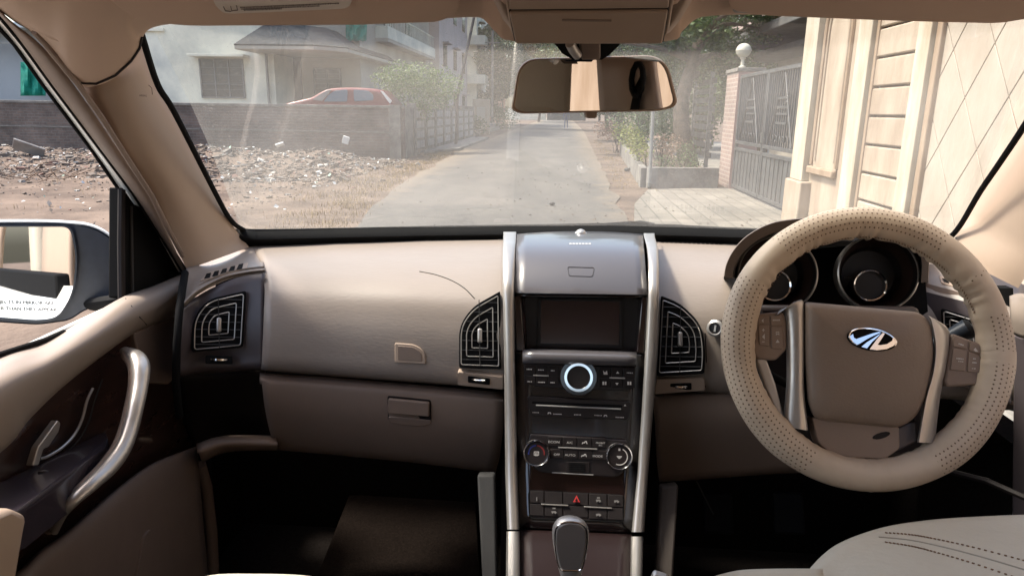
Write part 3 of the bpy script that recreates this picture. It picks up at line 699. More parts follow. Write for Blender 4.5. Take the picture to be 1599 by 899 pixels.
dd = M_('SQRT', M_('ADD', M_('MULTIPLY', fu, fu), M_('MULTIPLY', fv, fv)))
hole = M_('SUBTRACT', 1.0, M_('SMOOTH_MIN', 1.0, M_('MULTIPLY', M_('MAXIMUM', M_('SUBTRACT', dd, 0.13), 0.0), 14.0), 0.05))
hole = M_('MAXIMUM', M_('MINIMUM', hole, 1.0), 0.0)
# perforated arcs: (centre, half width) in turns from +X counter-clockwise
uu = sx.outputs[0]; msk = None
for a0, a1 in ((0.155, 0.365), (0.42, 0.675), (0.83, 0.985), (0.0, 0.045), (0.095, 0.1)):
    g = M_('MULTIPLY', M_('GREATER_THAN', uu, a0), M_('LESS_THAN', uu, a1)); msk = g if msk is None else M_('MAXIMUM', msk, g)
vm = M_('MULTIPLY', M_('GREATER_THAN', sx.outputs[1], 0.02), M_('LESS_THAN', sx.outputs[1], 0.34))
hole = M_('MULTIPLY', hole, M_('MULTIPLY', msk, vm))
gn = n_.new('ShaderNodeTexNoise'); gn.inputs['Scale'].default_value = 14; gn.inputs['Detail'].default_value = 6; g0 = n_.new('ShaderNodeNewGeometry'); l_.new(g0.outputs['Position'], gn.inputs['Vector'])
gm0 = n_.new('ShaderNodeMix'); gm0.data_type = 'RGBA'; gm0.inputs[6].default_value = (0.58, 0.475, 0.37, 1); gm0.inputs[7].default_value = (0.45, 0.355, 0.27, 1)
gr = n_.new('ShaderNodeMapRange'); gr.inputs[1].default_value = .35; gr.inputs[2].default_value = .7; l_.new(gn.outputs[0], gr.inputs[0]); l_.new(gr.outputs[0], gm0.inputs[0])
mx = n_.new('ShaderNodeMix'); mx.data_type = 'RGBA'; l_.new(gm0.outputs[2], mx.inputs[6]); mx.inputs[7].default_value = (0.10, 0.055, 0.03, 1)
l_.new(hole, mx.inputs[0]); l_.new(mx.outputs[2], b_.inputs['Base Color'])
tn = n_.new('ShaderNodeTexNoise'); tn.inputs['Scale'].default_value = 350
g_ = n_.new('ShaderNodeNewGeometry'); l_.new(g_.outputs['Position'], tn.inputs['Vector'])
hb = M_('SUBTRACT', M_('MULTIPLY', tn.outputs[0], 0.25), hole)
bp = n_.new('ShaderNodeBump'); bp.inputs['Strength'].default_value = 0.5; bp.inputs['Distance'].default_value = 0.001; l_.new(hb, bp.inputs['Height']); l_.new(bp.outputs[0], b_.inputs['Normal'])
m = MB(); NU, NV = 300, 36; m.uv = []; vs_ = []
for i in range(NU + 1):
    a = 2 * math.pi * i / NU; d = WU * math.cos(a) + WV * math.sin(a); deg = math.degrees(a)
    for j in range(NV + 1):
        b = 2 * math.pi * j / NV
        # b=0: outward, b=90deg: towards the driver, 180: hub side
        wr = 0.0
        inner = max(0, -math.cos(b))
        puck = 1.0 if (15 < deg < 160) else 0.35
        wr += puck * 0.0026 * inner * (noise.noise(Vector((deg * 0.16, math.cos(b) * 0.6, 3))) + 0.5 * math.sin(deg * 0.9 + 3 * math.sin(deg * .21)))
        wr += 0.0006 * noise.noise(Vector((deg * 0.05, b, 1)))
        seam = math.exp(-((deg - 270.6) / 0.5) ** 2) * 0.0022 - math.exp(-((deg - 269.7) / 0.35) ** 2) * 0.001
        rr = Rm + wr + seam
        # thickened grips at the spokes
        gk = 0.0022 * (math.exp(-((deg - 352) / 14) ** 2) + math.exp(-((deg + 8) / 14) ** 2) + math.exp(-((deg - 170) / 14) ** 2) + math.exp(-((deg - 225) / 12) ** 2) + math.exp(-((deg - 312) / 12) ** 2))
        rr += gk * (0.4 + 0.6 * inner)
        vs_.append(WC + d * (RM + rr * math.cos(b)) + WN * rr * 1.0 * math.sin(b)); m.uv.append((i / NU, j / NV))
fs = [(i * (NV + 1) + j, (i + 1) * (NV + 1) + j, (i + 1) * (NV + 1) + j + 1, i * (NV + 1) + j + 1) for i in range(NU) for j in range(NV)]
m.add(vs_, [f[::-1] for f in fs])
m.build('rim_cover', leather, sw, smooth=80, weld=False)
m = MB()
for i in range(95):         # lacing along the hub side
    a = R(20 + i * 1.55); d = WU * math.cos(a) + WV * math.sin(a); t_ = -WU * math.sin(a) + WV * math.cos(a)
    c = WC + d * (RM - Rm * 0.97) + WN * (Rm * 0.30)
    m.tube([c - t_ * 0.0012 - WN * .002, c - d * .0008, c + t_ * 0.0012 + WN * .002], 0.0005, 5)
m.build('stitching', mat('brown_thread', (0.16, 0.09, 0.05), .8), sw)
# spokes
def wplate(name, pts, t, b, mt, bevel=0.003, seg=3, par=None, off=0.0):
    return MB().prism([W(x, y, off) for x, y in pts], WN, t, b).build(name, mt, par or sw, bevel=bevel, seg=seg)
def ribbon(name, left, right, prof, mt, n=8):
    l = cr([(a, b, 0) for a, b in left], n); r = cr([(a, b, 0) for a, b in right], n); rows = []
    for p, q in zip(l, r):
        rows.append([W(lerp(p.x, q.x, t), lerp(p.y, q.y, t), o) for t, o in prof])
    return MB().grid(rows).build(name, mt, sw, smooth=60, solid=0.0)
prof = [(0, -0.03), (0.01, -0.004), (0.08, 0.004), (0.3, 0.009), (0.6, 0.012), (0.9, 0.012), (1.0, 0.008), (1.0, -0.03)]
ribbon('spoke', [(1205, 498), (1221, 483), (1226, 505), (1228, 560), (1227, 610), (1222, 665)], [(1240, 471), (1254, 470), (1256, 500), (1256, 560), (1256, 610), (1262, 672)], prof, SILVER)
prof2 = [(1 - a, b) for a, b in prof][::-1]
ribbon('spoke', [(1449, 492), (1453, 503), (1459, 540), (1456, 580), (1444, 625), (1432, 690)], [(1458, 497), (1478, 510), (1484, 530), (1478, 575), (1468, 620), (1460, 692)], prof2, SILVER)
wplate('spoke_side', [(1180, 560), (1196, 556), (1212, 600), (1226, 655), (1221, 662), (1206, 630)], 0.0, 0.012, SILVER, 0.003)
wplate('spoke_side', [(1402, 668), (1434, 655), (1436, 690), (1402, 706)], -0.004, 0.014, SATINB if False else GREYP, 0.003)
# button pads
for q, nm in (([(1176, 491), (1221, 486), (1227, 500), (1228, 545), (1210, 563), (1180, 560), (1170, 540)], 'l'), ([(1484, 520), (1530, 537), (1530, 600), (1478, 604), (1472, 596), (1478, 560)], 'r')):
    bp_ = wplate('button_pad', rnd2(q, 6), 0.004, 0.02, BROWN, 0.003)
    if nm == 'l':
        for bq in ([(1181, 496), (1198, 494), (1199, 505), (1182, 506)], [(1201, 494), (1219, 491), (1220, 508), (1202, 508)], [(1182, 508), (1199, 507), (1199, 541), (1184, 538)], [(1202, 510), (1220, 510), (1221, 546), (1203, 544)]):
            wplate('thumb_button', rnd2(bq, 1.5), 0.0058, -0.003, BROWN, 0.0008, 2, bp_)
        m = MB(); WA = lambda x, y, o=0.0: W(x, y, o)
        poly(m, WA, [(1187, 501), (1190, 498), (1190, 504)], 0.006); smear(m, WA, 1210, 500, 11, 0.006, 2.2, -0.02)
        poly(m, WA, [(1188, 526), (1192, 521), (1192, 530)], 0.006); poly(m, WA, [(1188, 533), (1192, 533), (1192, 534), (1188, 534)], 0.006); poly(m, WA, [(1188, 515), (1192, 515), (1192, 516), (1188, 516)], 0.006); poly(m, WA, [(1189.5, 513), (1190.5, 513), (1190.5, 518), (1189.5, 518)], 0.006)
        for yy in (518, 521): poly(m, WA, [(1209, yy + 2), (1210, yy), (1214, yy), (1215, yy + 2), (1213.5, yy + 2), (1213, yy + 1), (1211, yy + 1), (1210.5, yy + 2)], 0.006)
        poly(m, WA, [(1209, 535), (1215, 535), (1212, 530)], 0.006)
        m.build('button_icon', PRINT, bp_)
    else:
        for bq in ([(1487, 524), (1507, 532), (1506, 545), (1485, 541)], [(1511, 533), (1527, 540), (1527, 553), (1510, 547)], [(1485, 543), (1506, 548), (1503, 579), (1480, 577)], [(1510, 550), (1527, 556), (1526, 582), (1507, 580)]):
            wplate('thumb_button', rnd2(bq, 1.5), 0.0058, -0.003, BROWN, 0.0008, 2, bp_)
        m = MB(); WA = lambda x, y, o=0.0: W(x, y, o)
        smear(m, WA, 1497, 538, 8, 0.006, 2, .3); smear(m, WA, 1495, 560, 11, 0.006, 2, .1); smear(m, WA, 1495, 564, 6, 0.006, 1.6, .1)
        poly(m, WA, [(1516, 546), (1519, 543), (1523, 549), (1519, 549)], 0.006); smear(m, WA, 1517, 566, 6, 0.006, 2, .1); smear(m, WA, 1517, 560, 3, 0.006, 2, .1); smear(m, WA, 1516, 575, 4, 0.006, 1.4, .1)
        m.build('button_icon', PRINT, bp_)
wplate('lower_cover', rnd2([(1266, 650), (1402, 664), (1403, 700), (1380, 716), (1300, 712), (1276, 690)], 6), 0.004, 0.02, BROWN, 0.003)
wplate('cover_oval', [(1374 + 14 * math.cos(t / 12 * 2 * math.pi) * 1, 679 + 5 * math.sin(t / 12 * 2 * math.pi) - 3.5 * math.cos(t / 12 * 2 * math.pi)) for t in range(12)], 0.0046, -0.003, DARK, 0.0003, 1)
# airbag cushion: domed
out = rnd2([(1256, 471), (1435, 487), (1453, 503), (1460, 550), (1446, 620), (1430, 652), (1404, 668), (1272, 655), (1261, 630), (1256, 560)], [6, 26, 16, 40, 30, 24, 16, 14, 20, 30], 6)
ccx, ccy = 1355, 560; rows = []
for k, o in ((1.0, -0.02), (1.0, 0.004), (0.985, 0.010), (0.95, 0.0145), (0.88, 0.019), (0.7, 0.0235), (0.4, 0.027), (0.15, 0.028), (0.002, 0.028)):
    rows.append([W(ccx + (x - ccx) * k, ccy + (y - ccy) * k, o) for x, y in out])
m = MB(); m.grid(rows, closed=True); ab = m.build('airbag_cover', mat('airbag_brown', (0.215, 0.16, 0.125), 0.48, bump=0.35, bscale=350, var=0.05, vscale=12), sw, smooth=60)
ABS = on(bvh_of(m))
wplate('hub_gap', [(ccx + (x - ccx) * 1.02, ccy + (y - ccy) * 1.015) for x, y in out], -0.004, 0.015, BLACK, 0.002)
# emblem
EE = lambda X_, Y_: (X_ / 13.325 + 1300, Y_ / 13.325 + 500)
def ell_t(cx_, cy_, rx, ry, t, n): return [EE(cx_ + rx * math.cos(a) * math.cos(t) - ry * math.sin(a) * math.sin(t), cy_ + rx * math.cos(a) * math.sin(t) + ry * math.sin(a) * math.cos(t)) for a in [2 * math.pi * k / n for k in range(n)]]
em = plate('emblem', ABS, ell_t(812, 400, 520, 232, .15, 44), 0.002, 0.002, BLACK, sw, 0.0006)
m = MB()
m.tube([ABS(*EE(x, y), 0.003) for x, y in [tuple(q)[:2] for q in cr([(490, 510, 0), (380, 430, 0), (328, 340, 0), (370, 250, 0), (500, 190, 0), (700, 172, 0), (900, 200, 0), (1050, 250, 0), (1200, 335, 0), (1300, 440, 0), (1270, 530, 0)], 5)]], 0.0011, 8)
for q in ([(490, 510), (420, 470), (350, 400), (330, 340), (400, 290), (420, 370), (470, 395), (600, 350), (800, 280), (930, 248), (990, 255), (820, 330), (700, 390), (540, 490)],
          [(575, 555), (690, 460), (850, 360), (975, 275), (930, 330), (800, 450), (690, 585)],
          [(745, 605), (800, 530), (880, 420), (960, 320), (1020, 262), (1060, 280), (1000, 380), (910, 510), (960, 520), (1100, 500), (1210, 430), (1230, 370), (1290, 400), (1300, 450), (1250, 530), (1100, 600), (900, 625)]):
    plate('', ABS, [EE(*p) for p in q], 0.0038, -0.0015, None, None, mb=m)
m.build('emblem_relief', CHROME, em)

# ---------------- doors, pillars, roof, glass
def doorpt(px, py, X): return aX(px, py, X)
door = empty('passenger_door', (-0.74, 0.9, 0.45), car)
# belt roll
rr = [[(-160, 630, -.765), (0, 556, -.75), (70, 533, -.745), (135, 496, -.74), (195, 462, -.735), (240, 446, -.73), (292, 424, -.72)],
      [(-160, 650, -.735), (0, 575, -.715), (70, 550, -.712), (135, 512, -.71), (195, 474, -.71), (240, 458, -.705), (291, 432, -.70)],
      [(-160, 690, -.705), (0, 605, -.69), (70, 570, -.69), (135, 532, -.692), (200, 492, -.695), (240, 478, -.695), (286, 450, -.69)],
      [(-160, 760, -.695), (0, 655, -.685), (50, 612, -.687), (120, 560, -.69), (203, 506, -.695), (240, 490, -.698), (280, 466, -.695)],
      [(-160, 800, -.705), (0, 700, -.70), (50, 645, -.70), (110, 590, -.703), (205, 520, -.708), (240, 505, -.71), (276, 490, -.705)],
      [(-160, 808, -.73), (0, 708, -.73), (50, 651, -.73), (110, 595, -.73), (205, 524, -.73), (240, 508, -.73), (276, 493, -.73)]]
m = MB(); m.grid(surf([[aX(*p) for p in r] for r in rr], 7)); m.build('belt_panel', SOFT, door, solid=0.01, smooth=60)
RB = on(bvh_of(m))
MB().tube([RB(x, y, .0003) for x, y in ((196, 466), (205, 478), (218, 495), (229, 507))], 0.0008, 6).build('belt_seam', DARK, door)
MB().tube([aX(-60, 578, -.752), aX(0, 553, -.748), aX(70, 531, -.742), (aX(100, 518, -.742))], 0.004, 8).build('window_seal', BLACK, door)
# dark insert and lower card
dp = lambda x, y, off=0.0: aX(x, y, -0.722 + off)
m = MB(); m.prism([dp(x, y) for x, y in [(-160, 790), (0, 700), (50, 640), (110, 585), (205, 515), (278, 485), (274, 580), (286, 660), (300, 692), (320, 1000), (-160, 1000)]], Vector((1, 0, 0)), 0, 0.02); m.build('door_card', WOOD, door)
MB().prism([aX(x, y, -.715) for x, y in [(208, 520), (240, 506), (274, 492), (271, 590), (262, 600), (222, 598)]], Vector((1, 0, 0)), 0.002, 0.01).build('card_corner', DOORB, door, bevel=.003)
low = [[(-160, 1010, -.70), (10, 905, -.70), (60, 860, -.70), (105, 828, -.70), (185, 760, -.70), (240, 722, -.70), (306, 696, -.70)],
       [(-160, 1012, -.68), (14, 912, -.675), (64, 868, -.675), (108, 836, -.675), (188, 768, -.678), (243, 730, -.68), (309, 702, -.68)],
       [(-160, 1060, -.67), (30, 950, -.665), (90, 905, -.665), (135, 872, -.665), (205, 815, -.668), (252, 785, -.672), (313, 760, -.672)],
       [(-160, 1200, -.67), (60, 1100, -.665), (120, 1050, -.665), (170, 1020, -.665), (230, 990, -.668), (270, 970, -.672), (330, 950, -.672)]]
m = MB(); m.grid(surf([[aX(*p) for p in r] for r in low], 6)); m.build('lower_panel', DOORB, door, solid=0.01, smooth=60)
LP_ = on(bvh_of(m))
plate('door_pocket', LP_, rnd2([(203, 930), (222, 836), (232, 824), (244, 832), (246, 930)], [2, 8, 8, 8, 2]), 0.004, 0.004, DOORB, door, 0.002)
# armrest: a shelf standing out of the card with a glossy top
def quadbox(name, top, zt, drop, mt, bev, par):
    pts = [aZ(x, y, zt(x, y) if callable(zt) else zt) for x, y in top]
    m = MB(); m.prism(pts, Vector((0, 0, 1)), 0, drop); return m.build(name, mt, par, bevel=bev, seg=3)
arm = MB().prism([aX(-60, 770, -.72), aX(0, 752, -.72), aX(165, 672, -.72), aX(168, 682, -.66), aX(165, 702, -.655), aX(30, 800, -.62), aX(-60, 830, -.62)], Vector((0, 0, 1)), 0, 0.05).build('armrest', mat('armrest_gloss', (.035, .028, .036), .25, coat=.3), door, bevel=0.004, seg=3)
m = MB(); m.prism([aX(-200, 880, -.62), aX(0, 790, -.622), aX(32, 803, -.612), aX(12, 899, -.625), aX(-20, 990, -.63), aX(-200, 1060, -.63)], Vector((1, 0, 0)), 0.012, 0.09); m.build('armrest_pad', PILLAR, door, bevel=0.008, seg=3)
at = lambda x, y, off=0.0: aP(x, y, aX(60, 745, -.68) + Vector((0, 0, .002)), Vector((-.25, -.1, 1)).normalized())
p0, p1, p2, p3 = aX(60, 749, -.69), aX(96, 728, -.69), aX(110, 732, -.665), aX(76, 753, -.665)
ws = MB().prism([q + Vector((0, 0, .003)) for q in (p0, p1, p2, p3)], Vector((0, 0, 1)), 0.004, 0.003).build('window_switch', BLACK, door, bevel=0.001)
q = (p0 + p1 + p2 + p3) / 4 + Vector((0, -.012, .010))
MB().box(q, (0.014, 0.022, 0.006), Matrix.Rotation(R(-18), 3, 'X')).build('rocker', PIANO, ws, bevel=0.002)
# silver pull handle
hp = [(196, 548, -.70, 9), (212, 556, -.665, 13), (220, 572, -.645, 13.5), (219, 600, -.635, 12), (213, 632, -.628, 11.5), (205, 665, -.624, 11.5), (193, 698, -.62, 12), (172, 728, -.62, 12.5), (143, 756, -.622, 11), (116, 780, -.63, 9.5), (97, 802, -.645, 8), (84, 830, -.665, 6.5)]
P = cr([tuple(aX(a, b, c)) for a, b, c, d in hp], 6); Rr = cr([(d, 0, 0) for a, b, c, d in hp], 6)
m = MB(); m.tube(P, [r_.x * pxm(p) for r_, p in zip(Rr, P)], 18, flat=0.75); m.build('pull_handle', SILVER, door, smooth=70)
m = MB(); m.tube([p + Vector((-.012, .006, -.004)) for p in P[4:]], [r_.x * pxm(p) * .9 for r_, p in zip(Rr, P)][4:], 12); m.build('handle_back', BROWN, door, smooth=70)
# release lever with surround
rl = empty('door_release', aX(85, 720, -.71), door)
rl = MB().tube([aX(x, y, -.712) for x, y in [tuple(k)[:2] for k in cr([(145, 606, 0), (136, 625, 0), (128, 655, 0), (115, 680, 0), (95, 700, 0), (73, 713, 0), (62, 716, 0)], 5)]], 0.0022, 8).build('release_bezel', GUNM, door)
MB().tube([aX(x, y, -.716) for x, y in [tuple(k)[:2] for k in cr([(160, 592, 0), (148, 625, 0), (138, 660, 0), (120, 690, 0), (98, 710, 0), (66, 728, 0)], 5)]], 0.0012, 6).build('bezel_edge', GREYC, rl)
m = MB(); m.prism([aX(x, y, -.705) for x, y in rnd2([(44, 727), (53, 697), (84, 655), (89, 660), (86, 673), (70, 697), (62, 700), (54, 726)], 3)], Vector((1, 0, 0)), 0.006, 0.004); m.build('release_lever', SILVER, rl, bevel=0.002, seg=3)

# door gap / kick panel between door and dash
m = MB(); m.prism([aX(x, y, -.735) for x, y in [(270, 425), (296, 425), (290, 500), (292, 620), (330, 700), (345, 1000), (310, 1000), (298, 690), (268, 600)]], Vector((1, 0, 0)), 0.0, 0.03); m.build('door_seal', BLACK, car, bevel=0.004)
kp = MB(); kp.grid(surf([pr([(279, 588, 1.22), (340, 580, 1.26), (412, 575, 1.28)]), pr([(284, 640, 1.25), (350, 640, 1.27), (420, 640, 1.29)]), pr([(305, 702, 1.25), (350, 690, 1.28), (432, 690, 1.30)])], 5)); kp.build('kick_panel', BROWN if False else DARK, car, solid=0.01)
kp = MB(); kp.grid(surf([pr([(306, 692, 1.16), (350, 680, 1.20), (430, 679, 1.235)]), pr([(309, 702, 1.13), (350, 689, 1.17), (432, 687, 1.205)]), pr([(313, 712, 1.135), (352, 698, 1.17), (433, 696, 1.20)]), pr([(316, 722, 1.17), (354, 706, 1.20), (433, 703, 1.23)])], 5)); kp.build('kick_trim', BROWN, car, solid=0.008)
MB().tube([aX(x, y, -.70) for x, y in ((312, 725), (322, 760), (330, 830), (336, 960))], 0.012, 10).build('sill_tube', DOORB, car)

def strip3(name, L_, R_, Yf, mt, parent, bulge=0.02, n=6, cols=9, deep=0.03):
    l = cr([(a, b, 0) for a, b in L_], n); r = cr([(a, b, 0) for a, b in R_], n); rows = []
    for p, q in zip(l, r):
        ys = Yf((p.y + q.y) / 2); row = []
        for i in range(cols):
            t = i / (cols - 1); row.append(aY(lerp(p.x, q.x, t), lerp(p.y, q.y, t), ys[0] * (1 - t) + ys[1] * t - bulge * math.sin(math.pi * t)))
        row = [aY(p.x, p.y, ys[0] + deep)] + row + [aY(q.x, q.y, ys[1] + deep)]
        rows.append(row)
    return MB().grid(rows).build(name, mt, parent, smooth=60)
# left A pillar
PL = lambda y: (interp(y, [(40, 1.04), (130, 1.05), (420, 1.27)]), interp(y, [(40, 1.06), (130, 1.10), (390, 1.42)]))
strip3('pillar_trim', [(100, 96), (118, 128), (157, 184), (187, 233), (234, 306), (262, 360), (292, 421)], [(223, 50), (222, 75), (243, 132), (270, 175), (333, 300), (362, 350), (389, 386)], PL, PILLAR, car, 0.03)
m = MB(); tx(m, lambda x, y, off=0: aY(x, y, 1.045 - off), 'AIRBAG', 231, 150, 3, 0.012, wide=.8)
m.tube([aY(x, y, 1.04) for x, y in ((232, 133), (237, 138), (238, 148))], 0.0005, 5)
m.build('airbag_lettering', PRINTD, car)
# rubber seal, inner black line, cream body frame, outer black line
sy = [-60, -20, 25, 70, 133, 233, 300, 360, 425]
def line(tab): return [(interp(y, tab), y) for y in sy]
Lb = [(-60, -90), (-20, -50), (20, -5), (50, 22), (133, 82), (233, 157), (300, 207), (360, 246), (425, 286)]
Lp = [(-60, -60), (-20, -20), (15, 0), (50, 50), (133, 119), (233, 187), (300, 233), (360, 262), (425, 292)]
Yd = lambda y: (interp(y, [(-60, .78), (50, .90), (133, .98), (425, 1.27)]),) * 2
strip3('weatherstrip', line(Lb), line([(a + 4, b) for a, b in Lp]), lambda y: (Yd(y)[0] + .015, Yd(y)[0] + .005), BROWN, car, 0.012)
strip3('pillar_return', line([(a + 12, b) for a, b in Lb]), line([(a + 34, b) for a, b in Lp]), lambda y: (PL(y)[0] + .05,) * 2, BROWN, car, 0.0)
Lc = [(-60, -110), (-20, -70), (20, -25), (50, 8), (133, 67), (233, 142), (300, 188), (330, 205), (425, 250)]
strip3('door_frame', line([(a, b + 1) for a, b in Lc]), line([(a, b - 2) for a, b in Lb]), lambda y: (Yd(y)[0] + .05, Yd(y)[0] + .035), WHITEP, car, 0.006)
MB().tube([aY(x, y, Yd(y)[0] + .045) for x, y in line(Lc)], 0.0028, 8).build('outer_seal', BLACK, car)
MB().tube([aY(x - 1, y, Yd(y)[0] + .02) for x, y in line(Lb)], 0.0028, 8).build('inner_seal', BLACK, car)
MB().tube([aY(a + 1.5, b, Yd(b)[0] - .004) for a, b in [(52, 50), (70, 70), (86, 90), (103, 111), (119, 130), (140, 160), (158, 185), (188, 233), (212, 270), (235, 305), (263, 361), (284, 400)]], 0.0042, 8).build('pillar_piping', BROWN, car)
# black sail panel and window channel
m = MB(); m.prism([aX(x, y, -.752) for x, y in [(187, 292), (205, 318), (222, 326), (245, 352), (292, 424), (240, 450), (195, 467), (186, 465)]], Vector((1, 0, 0)), 0.006, 0.02); m.build('sail_panel', BLACK, car, bevel=0.003)
MB().tube([aX(190, 296, -.748), aX(189, 380, -.746), aX(190, 468, -.744)], 0.006, 8).build('window_channel', DARK, car)
MB().tube([aX(205, 322, -.744), aX(206, 390, -.742), aX(207, 460, -.74)], 0.0025, 8).build('channel_edge', GREYC, car)
# right A pillar (trim)
PRr = lambda y: (interp(y, [(-130, .88), (150, 1.10), (372, 1.39)]), interp(y, [(-130, .80), (150, 1.0), (450, 1.20)]))
strip3('pillar_trim', [(1800, -130), (1740, -30), (1690, 60), (1650, 118), (1599, 207), (1562, 262), (1530, 310), (1492, 370), (1480, 395)], [(1930, -110), (1860, 0), (1800, 90), (1760, 160), (1700, 260), (1670, 320), (1640, 370), (1605, 425), (1590, 450)], PRr, PILLAR, car, 0.03)
# right door edge
m = MB(); m.grid(surf([pr([(1576, 462, 1.12), (1595, 458, 1.10), (1640, 470, 1.0), (1800, 520, .9)]), pr([(1577, 490, 1.09), (1592, 492, 1.06), (1640, 505, .97), (1800, 560, .86)]), pr([(1580, 520, 1.08), (1596, 528, 1.05), (1650, 540, .96), (1800, 600, .86)])], 5)); m.build('driver_door_belt', SOFT, car, solid=0.01, smooth=60)
MB().prism(pr([(1582, 522, 1.10), (1700, 560, 1.0), (1700, 1000, .9), (1578, 900, 1.08)]), Vector((-1, -.3, 0)), 0, 0.02).build('driver_door_card', GREYP, car, bevel=.004)
MB().prism(pr([(1562, 450, 1.18), (1582, 450, 1.16), (1590, 640, 1.16), (1570, 640, 1.18)]), Vector((0, -1, 0)), 0, 0.02).build('door_seal', BLACK, car)
# windscreen opening, black frit, glass
wb = [(381, 372, 1.475), (520, 366, 1.56), (660, 363, 1.60), (800, 362, 1.61), (950, 362, 1.61), (1100, 366, 1.58), (1250, 372, 1.54), (1400, 377, 1.48), (1492, 385, 1.42)]
wt = [(225, 20, 0.99), (350, 8, .93), (520, 5, .90), (660, 4, .885), (800, 4, .88), (950, 4, .88), (1130, 2, .885), (1400, 0, .92), (1660, 20, .98)]
B_ = cr(pr(wb), 4); T_ = cr(pr(wt), 4); rows = []
for k in range(9):
    t = k / 8; rows.append([b.lerp(a, t) + Vector((0, 0, 1)) * 0.03 * math.sin(math.pi * t) for a, b in zip(T_, B_)])
gm_ = bpy.data.materials.new('dusty_windscreen'); gm_.use_nodes = True; n_ = gm_.node_tree.nodes; l_ = gm_.node_tree.links; n_.clear()
tr = n_.new('ShaderNodeBsdfTransparent'); tr.inputs[0].default_value = (0.86, 0.885, 0.87, 1)
gl_ = n_.new('ShaderNodeBsdfGlossy'); gl_.inputs['Roughness'].default_value = 0.02; gl_.inputs[0].default_value = (1, 1, 1, 1)
tl = n_.new('ShaderNodeBsdfTranslucent'); tl.inputs[0].default_value = (0.72, 0.695, 0.64, 1); df = n_.new('ShaderNodeBsdfDiffuse'); df.inputs[0].default_value = (0.60, 0.58, 0.54, 1)
ad = n_.new('ShaderNodeMixShader'); ad.inputs[0].default_value = 0.4; l_.new(tl.outputs[0], ad.inputs[1]); l_.new(df.outputs[0], ad.inputs[2])
fr = n_.new('ShaderNodeFresnel'); fr.inputs[0].default_value = 1.45
m1 = n_.new('ShaderNodeMixShader'); l_.new(fr.outputs[0], m1.inputs[0]); l_.new(tr.outputs[0], m1.inputs[1]); l_.new(gl_.outputs[0], m1.inputs[2])
ge = n_.new('ShaderNodeNewGeometry'); t1 = n_.new('ShaderNodeTexNoise'); t1.inputs['Scale'].default_value = 3.5; t1.inputs['Detail'].default_value = 6; l_.new(ge.outputs['Position'], t1.inputs['Vector'])
t2 = n_.new('ShaderNodeTexNoise'); t2.inputs['Scale'].default_value = 240; t2.inputs['Detail'].default_value = 1; l_.new(ge.outputs['Position'], t2.inputs['Vector'])
r1 = n_.new('ShaderNodeMapRange'); r1.inputs[1].default_value = .35; r1.inputs[2].default_value = .7; r1.inputs[3].default_value = 0.075; r1.inputs[4].default_value = 0.15; l_.new(t1.outputs[0], r1.inputs[0])
r2 = n_.new('ShaderNodeMapRange'); r2.inputs[1].default_value = .66; r2.inputs[2].default_value = .74; r2.inputs[3].default_value = 0.0; r2.inputs[4].default_value = 0.12; l_.new(t2.outputs[0], r2.inputs[0])
sm = n_.new('ShaderNodeMath'); sm.operation = 'ADD'; l_.new(r1.outputs[0], sm.inputs[0]); l_.new(r2.outputs[0], sm.inputs[1])
m2_ = n_.new('ShaderNodeMixShader'); l_.new(sm.outputs[0], m2_.inputs[0]); l_.new(m1.outputs[0], m2_.inputs[1]); l_.new(ad.outputs[0], m2_.inputs[2])
oo = n_.new('ShaderNodeOutputMaterial'); l_.new(m2_.outputs[0], oo.inputs[0])
ws_ = MB().grid(rows).build('windscreen', gm_, car, smooth=80)
def band(name, a, b, Y, mt, par, off=-0.004):
    pass
fl = cr([(214, 40, .96), (221, 64, .985), (243, 132, 1.06), (269, 175, 1.11), (332, 299, 1.28), (355, 340, 1.35), (374, 357, 1.40), (400, 361, 1.45), (520, 359, 1.53), (660, 356, 1.57), (800, 354, 1.58), (950, 353, 1.58), (1100, 357, 1.55), (1250, 362, 1.51), (1400, 366, 1.45), (1470, 372, 1.40), (1495, 358, 1.36), (1530, 300, 1.27), (1560, 256, 1.2), (1600, 196, 1.11), (1660, 100, .97)], 5)
n_mid = []
MB().tube([aY(p.x + (3 if p.x < 380 else 0) , p.y, p.z + .01) for p in fl], 0.0048, 8).build('windscreen_seal', BLACK, car)
bot = [(374, 357, 1.47), (400, 361, 1.50), (520, 358, 1.57), (660, 355, 1.61), (800, 353, 1.62), (950, 352, 1.62), (1100, 356, 1.59), (1250, 361, 1.55), (1400, 365, 1.49), (1492, 374, 1.42)]
MB().grid([[aY(a, b, c - .06) for a, b, c in bot], [aY(a, b + 13, c - .07) for a, b, c in bot], [aY(a, b + 30, c - .05) for a, b, c in bot]]).build('windscreen_frit', BLACK, car, solid=0.004)
mb = MB(); tx(mb, lambda x, y, off=0: aY(x, y, 1.52 - off), '||| || |||| |||| ||| ||', 500, 360, 3.6, 0.0, slope=0, wide=1.0); mb.build('glass_marking', mat('amber_print', (0.12, 0.07, 0.03), .7), car)
MB().tube([PADS(x, y, 0.001) for x, y in ((400, 381), (500, 377), (650, 374), (775, 373))], 0.0014, 6).build('defroster_slot', mat('rust_line', (0.12, 0.05, 0.03), .7), dash)
m = MB()
for k in range(14): poly(m, DRS, [(1032 + k * 7, 377.5 + k * .25), (1037 + k * 7, 377.7 + k * .25), (1037 + k * 7, 379.2 + k * .25), (1032 + k * 7, 379 + k * .25)], 0.001)
m.build('defroster_slot', DARK, dr)
